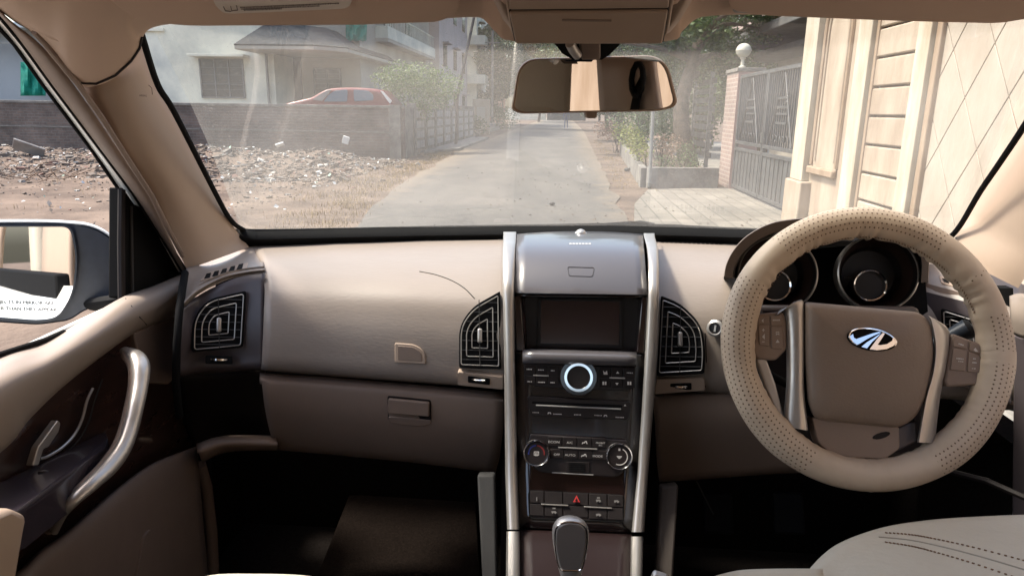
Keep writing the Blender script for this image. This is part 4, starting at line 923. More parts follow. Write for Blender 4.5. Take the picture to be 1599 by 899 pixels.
# wipers on the scuttle outside
wp = empty('wiper', aY(960, 352, 1.72), car)
MB().tube([aY(930, 351, 1.72), aY(985, 347, 1.74), aY(1020, 350, 1.74)], 0.006, 8, flat=.5).build('wiper_arm', DARK, wp)
MB().tube([aY(850, 354, 1.70), aY(930, 352, 1.71), aY(1050, 354, 1.72), aY(1140, 359, 1.72)], 0.006, 8).build('wiper_blade', BLACK, wp)
MB().tube([aY(975, 349, 1.73), aY(1000, 346, 1.75), aY(1022, 350, 1.74)], 0.003, 8).build('wiper_hook', GREYC, wp)
# rear-view mirror
rvm = empty('rear_view_mirror', aY(926, 175, 1.0), car)
oc = rnd2([(800, 158), (815, 95), (838, 91), (1028, 88), (1049, 100), (1054, 150), (1040, 168), (1012, 173), (815, 176)], [16, 20, 18, 26, 20, 26, 20, 12, 16], 6)
oc = rnd2([(798, 172), (810, 92), (1040, 86), (1060, 166), (1030, 174), (812, 178)], [26, 30, 34, 24, 20, 12], 8)
NM = Vector((0.20, -1, -0.02)).normalized(); PC = aY(926, 132, 1.0)
rm_ = lambda x, y, o=0.0: aP(x, y, PC + NM * o, NM)
ccx, ccy = 927, 132; rows = []
for k, o in ((0.60, -0.042), (0.80, -0.038), (0.93, -0.028), (0.99, -0.016), (1.0, -0.006), (1.0, 0.003), (0.985, 0.006), (0.965, 0.0062), (0.955, 0.003)):
    rows.append([rm_(ccx + (x - ccx) * k, ccy + (y - ccy) * (k if k < .9 else 1 - (1 - k) * 1.6), o) for x, y in oc])
MB().grid(rows, closed=True).build('mirror_shell', mat('mirror_brown', (0.28, 0.19, 0.13), 0.4), rvm, smooth=50)
MB().prism([rm_(ccx + (x - ccx) * .962, ccy + (y - ccy) * .935) for x, y in oc], NM, 0.0035, 0.002).build('mirror_glass', MIRR, rvm)
MB().prism([rm_(x, y) for x, y in rnd2([(914, 174), (932, 173), (931, 183), (928, 185), (918, 185), (915, 183)], 2)], NM, 0.004, 0.01).build('dip_tab', BROWN, rvm, bevel=.002)
MB().tube([aY(922, 60, .95), aY(922, 72, 1.0), aY(925, 92, 1.05), aY(926, 125, 1.055)], [0.016, 0.017, 0.014, 0.012], 14).build('mirror_stem', mat('stem_brown', (0.16, .11, .08), .5), rvm)
MB().prism(pr([(904, 60, .90), (938, 60, .90), (938, 90, .925), (908, 90, .925)]), Vector((0, -1, .3)), 0, .01).build('stem_cover', mat('stem_brown', (0, 0, 0)), rvm, bevel=.002)
MB().tube([aY(890, 68, .90), aY(895, 78, .91), aY(902, 87, .92)], 0.006, 10).build('stem_clamp', GUNM, rvm)
MB().prism(pr([(858, 56, .93), (980, 56, .93), (952, 84, .96), (940, 92, .965), (895, 92, .965), (878, 82, .955)]), Vector((0, -1, .5)), 0, .003).build('frit_patch', BLACK, car)

# headliner: front header, corners, visors, overhead console
hl = [[(-420, -150, .60), (-200, -90, .62), (60, -70, .64), (300, -60, .62), (600, -60, .60), (900, -60, .58), (1200, -60, .60), (1500, -60, .62), (1800, -60, .66)],
      [(-140, -90, .76), (0, -25, .82), (110, -10, .84), (300, -15, .82), (600, -18, .80), (900, -20, .80), (1200, -20, .80), (1500, -18, .82), (1800, -10, .84)],
      [(-100, -50, .80), (0, 16, .87), (118, 70, .90), (250, 15, .88), (450, 12, .86), (750, 8, .85), (1150, 5, .85), (1450, 10, .86), (1800, 40, .9)],
      [(-60, -20, .82), (50, 50, .91), (117, 130, .985), (232, 55, .95), (400, 30, .90), (740, 22, .87), (1100, 20, .87), (1450, 24, .88), (1700, 40, .95)]]
def ringrow(k): pass
m = MB()
m.grid(surf([pr(r) for r in hl[:2]] + [pr(hl[2])], 6)); 
head = m.build('headliner', HEAD, car, solid=0.01, smooth=70)
# left corner skin
o = [(0, 16), (25, 34), (50, 50), (85, 88), (118, 129), (150, 131), (180, 118), (205, 95), (218, 75), (222, 58), (232, 45), (255, 38), (280, 34), (300, 30), (300, -40), (150, -60), (0, -40)]
orr = [(0, 16, .87), (25, 34, .89), (50, 50, .905), (85, 88, .945), (118, 129, .985), (150, 131, .995), (180, 118, .995), (205, 95, .99), (218, 75, .985), (222, 58, .97), (232, 45, .955), (255, 38, .94), (290, 35, .92), (400, 33, .905)]
inn = [(-10, -20, .80), (20, 0, .82), (50, 20, .845), (80, 45, .875), (105, 75, .905), (135, 85, .92), (160, 78, .92), (182, 62, .915), (198, 48, .905), (206, 36, .90), (220, 24, .885), (245, 16, .87), (290, 12, .86), (400, 10, .855)]
in2 = [(-30, -60, .74), (10, -45, .75), (50, -35, .765), (90, -25, .775), (115, -20, .78), (140, -18, .785), (160, -20, .785), (180, -22, .785), (195, -24, .785), (210, -26, .78), (230, -28, .78), (260, -30, .78), (320, -35, .775), (420, -40, .77)]
back = [(a, b, c + .05) for a, b, c in orr]
MB().grid(surf([pr(back), pr(orr), pr(inn), pr(in2)], 5)).build('headliner_corner', HEAD, car, smooth=60)
MB().tube([aY(x, y, z_ + .0) for x, y, z_ in [(118, 129.5, .98), (150, 131.5, .99), (180, 118.5, .99), (205, 95.5, .985), (218, 76, .98), (222, 59, .965)]], 0.0016, 6).build('headliner_seam', DARK, car)
# header edge rail across
hd = [(255, 38, .94), (290, 35, .92), (400, 37, .905), (560, 35, .89), (690, 28, .88), (745, 26, .88), (760, 34, .88), (775, 50, .885), (800, 63, .89), (920, 66, .895), (1045, 63, .89), (1065, 48, .885), (1085, 30, .88), (1110, 24, .88), (1180, 22, .885), (1300, 27, .895), (1450, 30, .91), (1540, 31, .925), (1580, 26, .935), (1680, 10, .97)]
up_ = [(a, b - 28, c - .05) for a, b, c in hd]; up2 = [(a, b - 60, c - .12) for a, b, c in hd]; bk = [(a, b - 2, c + .05) for a, b, c in hd]
MB().grid(surf([pr(bk), pr(hd), pr(up_), pr(up2)], 4)).build('header_trim', HEAD, car, smooth=60)
def visor(pts, Y0, Y1, nm, label_pts=None):
    yv = lambda x, y: interp(y, [(-80, Y0), (40, Y1)])
    v = MB().prism([aY(x, y, yv(x, y)) for x, y in pts], Vector((0, -.3, -1)), 0.008, 0.010).build(nm, HEAD, car, bevel=0.006, seg=4)
    return v
v1 = visor(rnd2([(165, -70), (700, -90), (720, 5), (690, 24), (560, 29), (290, 31), (215, 22), (170, -10)], [10, 10, 14, 14, 10, 30, 30, 20]), .70, .87, 'sun_visor')
v2 = visor(rnd2([(1120, -90), (1640, -80), (1650, 10), (1560, 26), (1400, 22), (1200, 14), (1140, 5)], [10, 10, 20, 20, 20, 14, 14]), .70, .865, 'sun_visor')
yv = lambda y: interp(y, [(-80, .70), (40, .87)]) 
VN = Vector((0, -.3, -1)).normalized()
VA = lambda x, y, off=0.0: aY(x, y - 10, yv(y - 10)) + VN * (.0125 + off)
lb = MB().prism([VA(x, y) for x, y in rnd2([(325, -30), (560, -30), (546, 3), (535, 6), (365, 14), (350, 13), (338, 2)], 5)], Vector((0, -.3, -1)), 0.0006, 0.0006).build('warning_label', mat('label_paper', (0.62, 0.56, 0.5), .7), v1)
m = MB()
for yy, x0, x1 in ((3, 378, 500), (6.2, 382, 440), (-.5, 376, 530)): smear(m, VA, (x0 + x1) / 2, yy, x1 - x0, 0.0012, 1.5, -.045)
m.tube([VA(x, y, .001) for x, y in ((350, 2), (353, 9), (362, 10))], .0005, 5); m.tube([VA(x, y, .001) for x, y in ((361, 1), (363, 9), (372, 8), (370, 0))], .0005, 5)
m.build('label_print', PRINTD, lb)
for px in (660, 1185):
    c = aY(px, 7, .845)
    cl = MB().box(c, (0.052, 0.03, 0.016)).build('visor_clip', BEIGE, car, bevel=.005, seg=3)
    MB().box(aY(px, 12, .828), (0.034, 0.006, 0.004)).build('clip_slot', DARK, cl)
oc_ = empty('overhead_console', aY(920, 40, .80), car)
ow_ = [(783, -40), (1058, -40), (1043, 57), (1036, 63), (812, 63), (803, 58)]
yo = lambda y: interp(y, [(-40, .74), (66, .84)])
OA = lambda x, y, off=0.0: aY(x, y - 8, yo(y) - off)
def hoodrow(k, o): return [OA(920 + (x - 920) * k, y + (k - 1) * 12, o) for x, y in [(755, -60), (762, -20), (770, 10), (786, 40), (803, 60), (820, 64), (920, 65), (1030, 64), (1045, 60), (1062, 40), (1080, 10), (1086, -20), (1092, -60)]]
MB().grid([hoodrow(1.0, -.06), hoodrow(1.0, -.02), hoodrow(.985, .0), hoodrow(.96, .008), hoodrow(.93, .012), hoodrow(.90, .010), hoodrow(.5, .009)]).build('console_surround', OVERH, oc_, smooth=60)
plate('holder_flap', OA, rnd2([(796, 9), (1043, 6), (1034, 58), (806, 58)], 4), 0.016, 0.0, OVERH, oc_, 0.002)
plate('flap_gap', OA, rnd2([(794, 7), (1045, 4), (1036, 60), (804, 60)], 4), 0.0125, 0.0, DARK, oc_, 0.001)
MB().tube([OA(x, y, .016) for x, y in rnd2([(788, -20), (1054, -22), (1040, 61.5), (801, 61.5)], 8)], .0022, 8, closed=True).build('console_moulding', PILLAR, oc_)
plate('flap_grip', OA, rnd2([(878, 17), (955, 18), (955, 21), (878, 20)], 1), 0.0172, 0.0, BROWN, oc_, 0.0005)
plate('upper_flap', OA, rnd2([(792, -38), (1048, -40), (1044, 1), (797, 4)], 3), 0.015, 0.0, OVERH, oc_, 0.002)

MB().box2((.715, .45, .5), (.75, 1.0, 1.14)).build('driver_door_trim', SOFT, car, bevel=.012)
MB().tube([(.66, .98, 1.66), (.68, .5, 1.70), (.69, 0, 1.70), (.69, -1.2, 1.68)], .035, 10).build('roof_rail', HEAD, car)
MB().tube([(-.64, .45, 1.71), (-.63, 0, 1.71), (-.63, -1.2, 1.68)], .035, 10).build('roof_rail', HEAD, car)
# floor, footwell, pedals, mats
m = MB(); m.box2((-.80, -1.6, .44), (.84, 2.0, .47)); m.box2((-.80, 1.55, .44), (.84, 1.6, 1.22)); m.box2((-.86, .6, .30), (-.775, 1.6, .78)); m.box2((.80, .6, .30), (.86, 1.6, .95))
m.build('floor_pan', CARPET, car)
fm = MB(); fm.prism([aZ(545, 775, .56), aZ(742, 776, .56), aZ(757, 1000, .50), aZ(470, 1000, .50), aZ(497, 899, .50)], Vector((0, 0, 1)), 0.006, 0.006)
fmo = fm.build('floor_mat', mat('mat_carpet', (0.012, 0.009, 0.0075), 1.0, bump=1.0, bscale=300, var=0.5, vscale=220, spec=0), None, bevel=.003)
tag(fmo, 'dark woven floor mat in the passenger footwell under the glovebox', 'floor mat')
for px, Y in ((1120, 1.3), (1230, 1.28)):
    MB().box(aY(px, 800, Y) - Vector((0, 0, .0)), (.06, .02, .08), Matrix.Rotation(R(-30), 3, 'X')).build('pedal', BLACK, car, bevel=.005)
MB().tube([aY(1088, 750, 1.25), aY(1100, 775, 1.25), aY(1114, 802, 1.25)], .0015, 6).build('pedal_cable', GREYC, car)
MB().tube([aY(1480, 735, 1.1), aY(1540, 750, 1.05), aY(1620, 785, 1.0)], .005, 6).build('sill_edge', DARK, car)
# seats
def seat(nm, X0, front_rows, mirror=False): pass
m = MB()
rows = [[(1255, 960, .60), (1262, 912, .645), (1282, 880, .69), (1318, 848, .735), (1380, 824, .77), (1450, 812, .79), (1530, 806, .80), (1640, 803, .80), (1760, 812, .78)],
        [(1265, 985, .57), (1280, 930, .615), (1305, 893, .665), (1345, 862, .705), (1400, 842, .735), (1465, 832, .752), (1540, 827, .76), (1640, 826, .76), (1760, 835, .75)],
        [(1300, 1030, .52), (1330, 960, .57), (1365, 922, .61), (1400, 898, .64), (1440, 880, .665), (1490, 872, .68), (1550, 868, .685), (1640, 868, .685), (1760, 875, .68)],
        [(1340, 1120, .45), (1380, 1060, .48), (1410, 1020, .51), (1450, 990, .53), (1490, 970, .55), (1530, 960, .56), (1580, 955, .565), (1660, 955, .565), (1770, 960, .56)]]
r0 = [(a, b + 1, c + .0) for a, b, c in rows[0]]
S_ = [pr(r) for r in rows]
side = [[p + Vector((-.004, .02, -.03)) for p in S_[0]], ] ; side2 = [p + Vector((-.0, .01, -.12)) for p in S_[0]]
m.grid(surf([side2, side[0]] + S_, 6)); cu = m.build('driver_seat', LEATH, car, smooth=80)
SS = on(bvh_of(m))
seam = cr([(1372, 838, 0), (1420, 843, 0), (1460, 851, 0), (1520, 866, 0), (1599, 889, 0), (1650, 905, 0)], 8)
MB().tube([SS(p.x, p.y, .0) for p in seam], .0012, 6).build('seat_seam', mat('seam_shade', (0.30, 0.27, 0.22), .7), cu)
m = MB()
for k, p in enumerate(seam[::2] + seam[1::2]):
    for d in (-7 - (p.x - 1372) * .03, 7 + (p.x - 1372) * .045):
        if p.x > 1380: m.tube([SS(p.x - 2, p.y + d - .6, .0004), SS(p.x + 1.5, p.y + d + .4, .0004)], .0011, 5)
m.build('stitching', mat('brown_thread', (0, 0, 0)), cu)
MB().grid(surf([pr([(1105, 903, .60), (1125, 896, .62), (1160, 889, .64), (1220, 887, .65), (1285, 887, .66)]), pr([(1100, 960, .56), (1125, 955, .57), (1160, 950, .58), (1220, 945, .59), (1290, 940, .6)]), pr([(1100, 1100, .48), (1125, 1090, .49), (1160, 1090, .49), (1220, 1090, .49), (1300, 1090, .49)])], 5)).build('seat_bolster', LEATH, cu, solid=.05)
ps = MB().grid(surf([pr([(280, 915, .66), (330, 897, .70), (400, 895, .70), (470, 897, .70), (520, 905, .68)]), pr([(270, 980, .62), (330, 960, .63), (400, 955, .64), (470, 958, .64), (530, 970, .62)]), pr([(270, 1150, .5), (330, 1140, .5), (400, 1140, .5), (470, 1140, .5), (540, 1150, .5)])], 5)).build('passenger_seat', LEATH, car, solid=.05)
bk_ = MB().box(aY(1025, 915, .62), (.016, .012, .03), Matrix.Rotation(R(15), 3, 'Y')).build('seat_belt_buckle', GUNM, car, bevel=.003)

# side mirror
sm_ = empty('side_mirror', aX(100, 600, -.93), car)
NS = Vector((.78, -1.75, .16)).normalized(); PS = aY(45, 425, 1.22)
sa = lambda x, y, o=0.0: aP(x, y, PS + NS * o, NS)
og = rnd2([(-90, 362), (-40, 352), (112, 352), (122, 400), (116, 460), (92, 498), (60, 503), (-20, 497), (-90, 480)], [20, 20, 14, 30, 30, 20, 20, 20, 30], 6)
ccx, ccy = 20, 428; rows = []
for k, o in ((1.0, 0.004), (.972, .004), (.968, -.004)): rows.append([sa(ccx + (x - ccx) * k, ccy + (y - ccy) * k, o) for x, y in og])
MB().grid(rows, closed=True).build('mirror_rim', mat('mirror_rim_black', (.03, .035, .045), .4), sm_)
MB().prism([sa(ccx + (x - ccx) * .975, ccy + (y - ccy) * .97) for x, y in og], NS, 0.0, .003).build('mirror_glass', MIRR, sm_)
os_ = rnd2([(-100, 358), (-40, 348), (60, 347), (110, 349), (140, 353), (165, 365), (186, 385), (188, 430), (187, 463), (160, 475), (130, 485), (110, 500), (60, 507), (-20, 502), (-100, 485)], 12, 4)
def hrow(k, o, dx=0): return [sa(40 + (x - 40) * k + dx, 428 + (y - 428) * k, o) for x, y in os_]
MB().grid([rows[0]] if False else [hrow(1, -.004), hrow(1.0, -.03), hrow(.97, -.07), hrow(.85, -.12), hrow(.5, -.15), hrow(.02, -.155)], closed=True).build('mirror_housing', mat('housing_grey', (.03, .037, .055), .4, var=.5, vscale=12), sm_, smooth=60)
MB().grid([hrow(1, -.004), [sa(ccx + (x - ccx) * 1.0, ccy + (y - ccy) * 1.0, .0035) for x, y in crc([(p[0], p[1], 0) for p in []], 1)] or hrow(1, -.004)]) if False else None
MB().prism([sa(x, y, -.006) for x, y in os_], NS, 0.0, .01).build('housing_front', mat('housing_grey', (0, 0, 0)), sm_, bevel=.003)
capc = cr([(-110, 352, 0), (-40, 346, 0), (60, 345, 0), (110, 347, 0), (140, 351, 0), (166, 363, 0), (188, 384, 0)], 5)
MB().grid([[sa(p.x, p.y + 3, -.006) for p in capc], [sa(p.x, p.y, -.03) for p in capc], [sa(p.x, p.y + 3, -.10) for p in capc]]).build('mirror_cap', WHITEP, sm_, solid=.003)
MB().tube([aX(150, 475, -.90), aX(190, 470, -.78), aX(215, 466, -.75)], .022, 12, flat=.6).build('mirror_arm', BLACK, sm_)
m = MB(); c, x, y, z = frame(sa, 40, 470, .03)
text_into(m, 'OBJECTS IN MIRROR ARE', sa(84, 474, .0012), x, y, 5.4 * pxm(c), align='RIGHT', wide=.95); text_into(m, 'CLOSER THAN THEY APPEAR', sa(88, 484, .0012), x, y, 5.4 * pxm(c), align='RIGHT', wide=.95)
m.build('mirror_lettering', mat('etched_print', (.12, .12, .12), .6), sm_)

MB().box2((-.835, -2.4, 1.06), (-.80, .62, 1.165)).build('waist_trim', BLACK, car, bevel=.006)
# car body behind and outside: door skin, roof, rear pillars, rear seats (seen in the mirrors)
m = MB()
m.grid([[Vector((-.80, 1.45, 1.15)), Vector((-.81, .3, 1.12)), Vector((-.81, -1.0, 1.14)), Vector((-.78, -2.4, 1.2))],
        [Vector((-.87, 1.5, 1.0)), Vector((-.89, .3, .98)), Vector((-.89, -1.0, 1.0)), Vector((-.86, -2.4, 1.0))],
        [Vector((-.90, 1.5, .7)), Vector((-.92, .3, .7)), Vector((-.92, -1.0, .7)), Vector((-.88, -2.4, .7))],
        [Vector((-.86, 1.5, .35)), Vector((-.88, .3, .35)), Vector((-.88, -1.0, .35)), Vector((-.84, -2.4, .35))]])
m.build('door_skin', WHITEP, car, solid=.01, smooth=60)
m = MB()
m.grid([[Vector((.86, 1.45, 1.15)), Vector((.87, .3, 1.12)), Vector((.87, -1.0, 1.14)), Vector((.84, -2.4, 1.2))], [Vector((.95, 1.5, .9)), Vector((.97, .3, .9)), Vector((.97, -1.0, .9)), Vector((.94, -2.4, .9))], [Vector((.92, 1.5, .35)), Vector((.94, .3, .35)), Vector((.94, -1.0, .35)), Vector((.90, -2.4, .35))]])
m.build('body_side', WHITEP, car, solid=.01, smooth=60)
m = MB(); rows = []
for Y, w_, h, dr_op in ((1.0, .60, 1.668, .0), (.85, .61, 1.70, .0), (.6, .62, 1.72, .01), (.2, .64, 1.735, .06), (-.4, .65, 1.74, .09), (-1.2, .65, 1.73, .09), (-1.7, .62, 1.69, .09)):
    rows.append([Vector((CARX + w_ * t, Y, h - dr_op * abs(t) ** 3)) for t in (-1, -.8, -.5, 0, .5, .8, 1)])
m.grid(surf(rows, 4)); m.build('roof', [HEAD], car, solid=-.03, smooth=70)
MB().prism([Vector(p) for p in ((.655, .02, 1.56), (.655, -.03, 1.56), (.60, -.10, .95), (.60, -.05, .95))], Vector((-1, 0, .1)), .002, .001).build('seat_belt', BLACK, car)
MB().tube([(.64 , -.0 + .035 * math.cos(t * .63), 1.55 + .045 * math.sin(t * .63)) for t in range(10)], .009, 8, closed=True).build('belt_loop', BLACK, car)
for sx_ in (-1, 1):
    X = CARX + sx_ * .70
    MB().grid(surf([[Vector((X - sx_ * .07, .02, 1.66)), Vector((X - sx_ * .10, -.07, 1.65)), Vector((X - sx_ * .07, -.34, 1.66))], [Vector((X + sx_ * .01, .08, 1.15)), Vector((X - sx_ * .03, -.03, 1.15)), Vector((X + sx_ * .0, -.36, 1.15))], [Vector((X + sx_ * .03, .12, .5)), Vector((X, 0, .5)), Vector((X + sx_ * .03, -.36, .5))]], 5)).build('door_pillar', PILLAR, car, solid=.02)
    MB().grid(surf([[Vector((X - sx_ * .09, -1.25, 1.64)), Vector((X - sx_ * .09, -1.6, 1.6))], [Vector((X, -1.35, 1.15)), Vector((X, -1.9, 1.15))], [Vector((X, -1.35, .5)), Vector((X, -1.9, .5))]], 4)).build('rear_pillar', PILLAR, car, solid=.02)
    MB().box2((X - .02, -1.9, .5), (X + .02, .5, 1.10)).build('side_trim', PAD, car, bevel=.01)
for X in (-.36, .43):
    m = MB(); rows = []
    for z, w_, y0 in ((.95, .23, -.08), (1.1, .25, -.13), (1.3, .24, -.20), (1.42, .19, -.26), (1.46, .10, -.28)):
        rows.append([Vector((X + w_ * math.cos(a), y0 - .05 + .06 * math.sin(a), z)) for a in [2 * math.pi * k / 20 for k in range(20)]])
    MB().grid(rows, closed=True).build('seat_back', LEATH, car, smooth=70, sub=1)
    MB().box((X, -.33, 1.53), (.27, .10, .22)).build('head_restraint', LEATH, car, bevel=.035, seg=4)
MB().box((CARX, -1.25, 1.1), (1.2, .18, .65), Matrix.Rotation(R(-15), 3, 'X')).build('rear_seat', LEATH, car, bevel=.05, seg=4)
# ============================================================ OUTSIDE
random.seed(11)
def brickmat(name, c1, c2, mort, scale, axis='XZ', rough=.9, bump=.6, var=(.8, 1.1), bw=.5, rh=.25, dirt=0.35):
    m = bpy.data.materials.new(name); m.use_nodes = True; n = m.node_tree.nodes; l = m.node_tree.links; b = n['Principled BSDF']; b.inputs['Roughness'].default_value = rough
    g = n.new('ShaderNodeNewGeometry'); s = n.new('ShaderNodeSeparateXYZ'); l.new(g.outputs['Position'], s.inputs[0]); c = n.new('ShaderNodeCombineXYZ')
    l.new(s.outputs['XYZ'.index(axis[0])], c.inputs[0]); l.new(s.outputs['XYZ'.index(axis[1])], c.inputs[1])
    t = n.new('ShaderNodeTexBrick'); t.inputs['Scale'].default_value = scale; t.inputs['Brick Width'].default_value = bw; t.inputs['Row Height'].default_value = rh; t.inputs['Mortar Size'].default_value = .012
    t.inputs[1].default_value = (*c1, 1); t.inputs[2].default_value = (*c2, 1); t.inputs[3].default_value = (*mort, 1); l.new(c.outputs[0], t.inputs[0])
    nz = n.new('ShaderNodeTexNoise'); nz.inputs['Scale'].default_value = 1.3; nz.inputs['Detail'].default_value = 8; nz.inputs['Roughness'].default_value = .7; l.new(g.outputs['Position'], nz.inputs['Vector'])
    rp = n.new('ShaderNodeMapRange'); rp.inputs[1].default_value = .35; rp.inputs[2].default_value = .65; rp.inputs[3].default_value = 1 - dirt; rp.inputs[4].default_value = 1.05; l.new(nz.outputs[0], rp.inputs[0])
    mx = n.new('ShaderNodeMix'); mx.data_type = 'RGBA'; mx.blend_type = 'MULTIPLY'; mx.inputs[0].default_value = 1; l.new(t.outputs[0], mx.inputs[6]); l.new(rp.outputs[0], mx.inputs[7]); l.new(mx.outputs[2], b.inputs['Base Color'])
    bp = n.new('ShaderNodeBump'); bp.inputs['Strength'].default_value = bump; bp.inputs['Distance'].default_value = .01; bp.invert = True; l.new(t.outputs[1], bp.inputs['Height']); l.new(bp.outputs[0], b.inputs['Normal'])
    return m
DIRT = mat('dirt', (0.175, 0.132, 0.104), 1.0, bump=1.0, bscale=14, vscale=0.9, c2=(0.085, 0.065, 0.054), spec=.1)
ROADM = mat('worn_asphalt', (0.128, 0.117, 0.104), .9, bump=.9, bscale=45, vscale=1.1, c2=(0.098, 0.092, 0.086), spec=.2, stretch=(1, .35, 1))
_n = ROADM.node_tree.nodes; _l = ROADM.node_tree.links; _b = _n['Principled BSDF']; _g = _n.new('ShaderNodeNewGeometry')
_base = _b.inputs['Base Color'].links[0].from_socket
_v = _n.new('ShaderNodeTexVoronoi'); _v.feature = 'DISTANCE_TO_EDGE'; _v.inputs['Scale'].default_value = .55; _w = _n.new('ShaderNodeTexNoise'); _w.inputs['Scale'].default_value = 2.2; _w.inputs['Detail'].default_value = 5
_l.new(_g.outputs['Position'], _w.inputs['Vector']); _a = _n.new('ShaderNodeMix'); _a.data_type = 'VECTOR'; _a.inputs[0].default_value = .35; _l.new(_g.outputs['Position'], _a.inputs[4]); _l.new(_w.outputs[1], _a.inputs[5]); _l.new(_a.outputs[1], _v.inputs['Vector'])
_r = _n.new('ShaderNodeMapRange'); _r.inputs[1].default_value = 0.0; _r.inputs[2].default_value = .012; _r.inputs[3].default_value = .78; _r.inputs[4].default_value = 1.0; _l.new(_v.outputs[0], _r.inputs[0])
_m = _n.new('ShaderNodeMix'); _m.data_type = 'RGBA'; _m.blend_type = 'MULTIPLY'; _m.inputs[0].default_value = 1; _l.new(_base, _m.inputs[6]); _l.new(_r.outputs[0], _m.inputs[7])
_s = _n.new('ShaderNodeSeparateXYZ'); _l.new(_g.outputs['Position'], _s.inputs[0]); _q = _n.new('ShaderNodeMath'); _q.operation = 'ADD'; _l.new(_s.outputs[0], _q.inputs[0]); _q.inputs[1].default_value = 1.1
_q2 = _n.new('ShaderNodeMath'); _q2.operation = 'ABSOLUTE'; _l.new(_q.outputs[0], _q2.inputs[0]); _q3 = _n.new('ShaderNodeMath'); _q3.operation = 'MULTIPLY_ADD'; _l.new(_w.outputs[0], _q3.inputs[0]); _q3.inputs[1].default_value = 1.6; _l.new(_q2.outputs[0], _q3.inputs[2])
_r2 = _n.new('ShaderNodeMapRange'); _r2.inputs[1].default_value = 2.5; _r2.inputs[2].default_value = 3.3; _l.new(_q3.outputs[0], _r2.inputs[0]); _m2 = _n.new('ShaderNodeMix'); _m2.data_type = 'RGBA'; _l.new(_r2.outputs[0], _m2.inputs[0]); _l.new(_m.outputs[2], _m2.inputs[6]); _m2.inputs[7].default_value = (.18, .145, .11, 1); _l.new(_m2.outputs[2], _b.inputs['Base Color'])
CREAM = mat('cream_stone', (0.42, 0.345, 0.265), .8, bump=.4, bscale=22, vscale=2.6, c2=(0.29, 0.22, 0.16), stretch=(1, 1, .35))
CREAM2 = mat('tan_stone', (0.33, 0.245, 0.175), .8, bump=.3, bscale=30, vscale=3.5, c2=(0.24, 0.165, 0.105), stretch=(1, 1, .25))
CREAMW = mat('cream_paint', (0.50, 0.46, 0.38), .75, bump=.5, bscale=16, vscale=3.5, c2=(0.36, 0.29, 0.205), stretch=(1, 1, .25))
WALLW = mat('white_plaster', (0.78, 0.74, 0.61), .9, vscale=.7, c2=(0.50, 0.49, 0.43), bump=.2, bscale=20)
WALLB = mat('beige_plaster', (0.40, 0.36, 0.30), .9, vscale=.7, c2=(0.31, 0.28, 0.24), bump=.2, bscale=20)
PINKW = mat('pink_plaster', (0.46, 0.38, 0.36), .9, vscale=.5, c2=(0.38, 0.33, 0.31))
ORANGE = mat('orange_plaster', (0.42, 0.20, 0.12), .9, vscale=.5, c2=(0.34, 0.18, 0.12))
CONC = mat('old_concrete', (0.24, 0.225, 0.20), .95, bump=.8, bscale=18, vscale=2.5, c2=(0.12, 0.11, 0.10))
SLATE = mat('slate_roof', (0.022, 0.026, 0.032), .95, bump=.6, bscale=9, var=.5, vscale=4, stretch=(1, 1, 4))
WINDK = mat('window_dark', (0.035, 0.04, 0.045), .15, var=.3, vscale=2)
FRAMEM = mat('window_frame_grey', (0.10, 0.105, 0.11), .6)
GATEM = mat('gate_grey_paint', (0.075, 0.08, 0.083), .55, vscale=3, c2=(0.05, 0.052, 0.053), bump=.2, bscale=50)
METAL = mat('galvanised_pole', (0.22, 0.22, 0.21), .55, metal=.5, var=.2)
BARK = mat('bark', (0.10, 0.075, 0.055), .95, bump=1, bscale=25, var=.5, vscale=8)
TEAL = mat('green_net', (0.0, 0.22, 0.16), .8, bump=.6, bscale=8, var=.3, vscale=6)
def leafmat(name, c, c2):
    m = bpy.data.materials.new(name); m.use_nodes = True; n = m.node_tree.nodes; l = m.node_tree.links; b = n['Principled BSDF']; b.inputs['Roughness'].default_value = .55
    g = n.new('ShaderNodeNewGeometry'); r = n.new('ShaderNodeValToRGB'); r.color_ramp.elements[0].color = (*c, 1); r.color_ramp.elements[1].color = (*c2, 1); l.new(g.outputs['Random Per Island'], r.inputs[0]); l.new(r.outputs[0], b.inputs['Base Color'])
    t = n.new('ShaderNodeBsdfTranslucent'); l.new(r.outputs[0], t.inputs[0]); x = n.new('ShaderNodeMixShader'); x.inputs[0].default_value = .3
    o = n['Material Output']; l.new(b.outputs[0], x.inputs[1]); l.new(t.outputs[0], x.inputs[2]); l.new(x.outputs[0], o.inputs[0]); return m
LEAF = leafmat('leaf_green', (0.035, 0.07, 0.022), (0.10, 0.15, 0.045)); LEAFD = leafmat('leaf_dusty', (0.022, 0.05, 0.014), (0.085, 0.14, 0.035)); LEAFY = leafmat('leaf_yellow', (0.10, 0.14, 0.03), (0.30, 0.30, 0.06)); LEAFP = leafmat('leaf_pink', (0.10, 0.08, 0.05), (0.30, 0.19, 0.13))

def struct(name, mb, mt, **k):
    o = mb.build(name, mt, None, **k); o['kind'] = 'structure'; return o
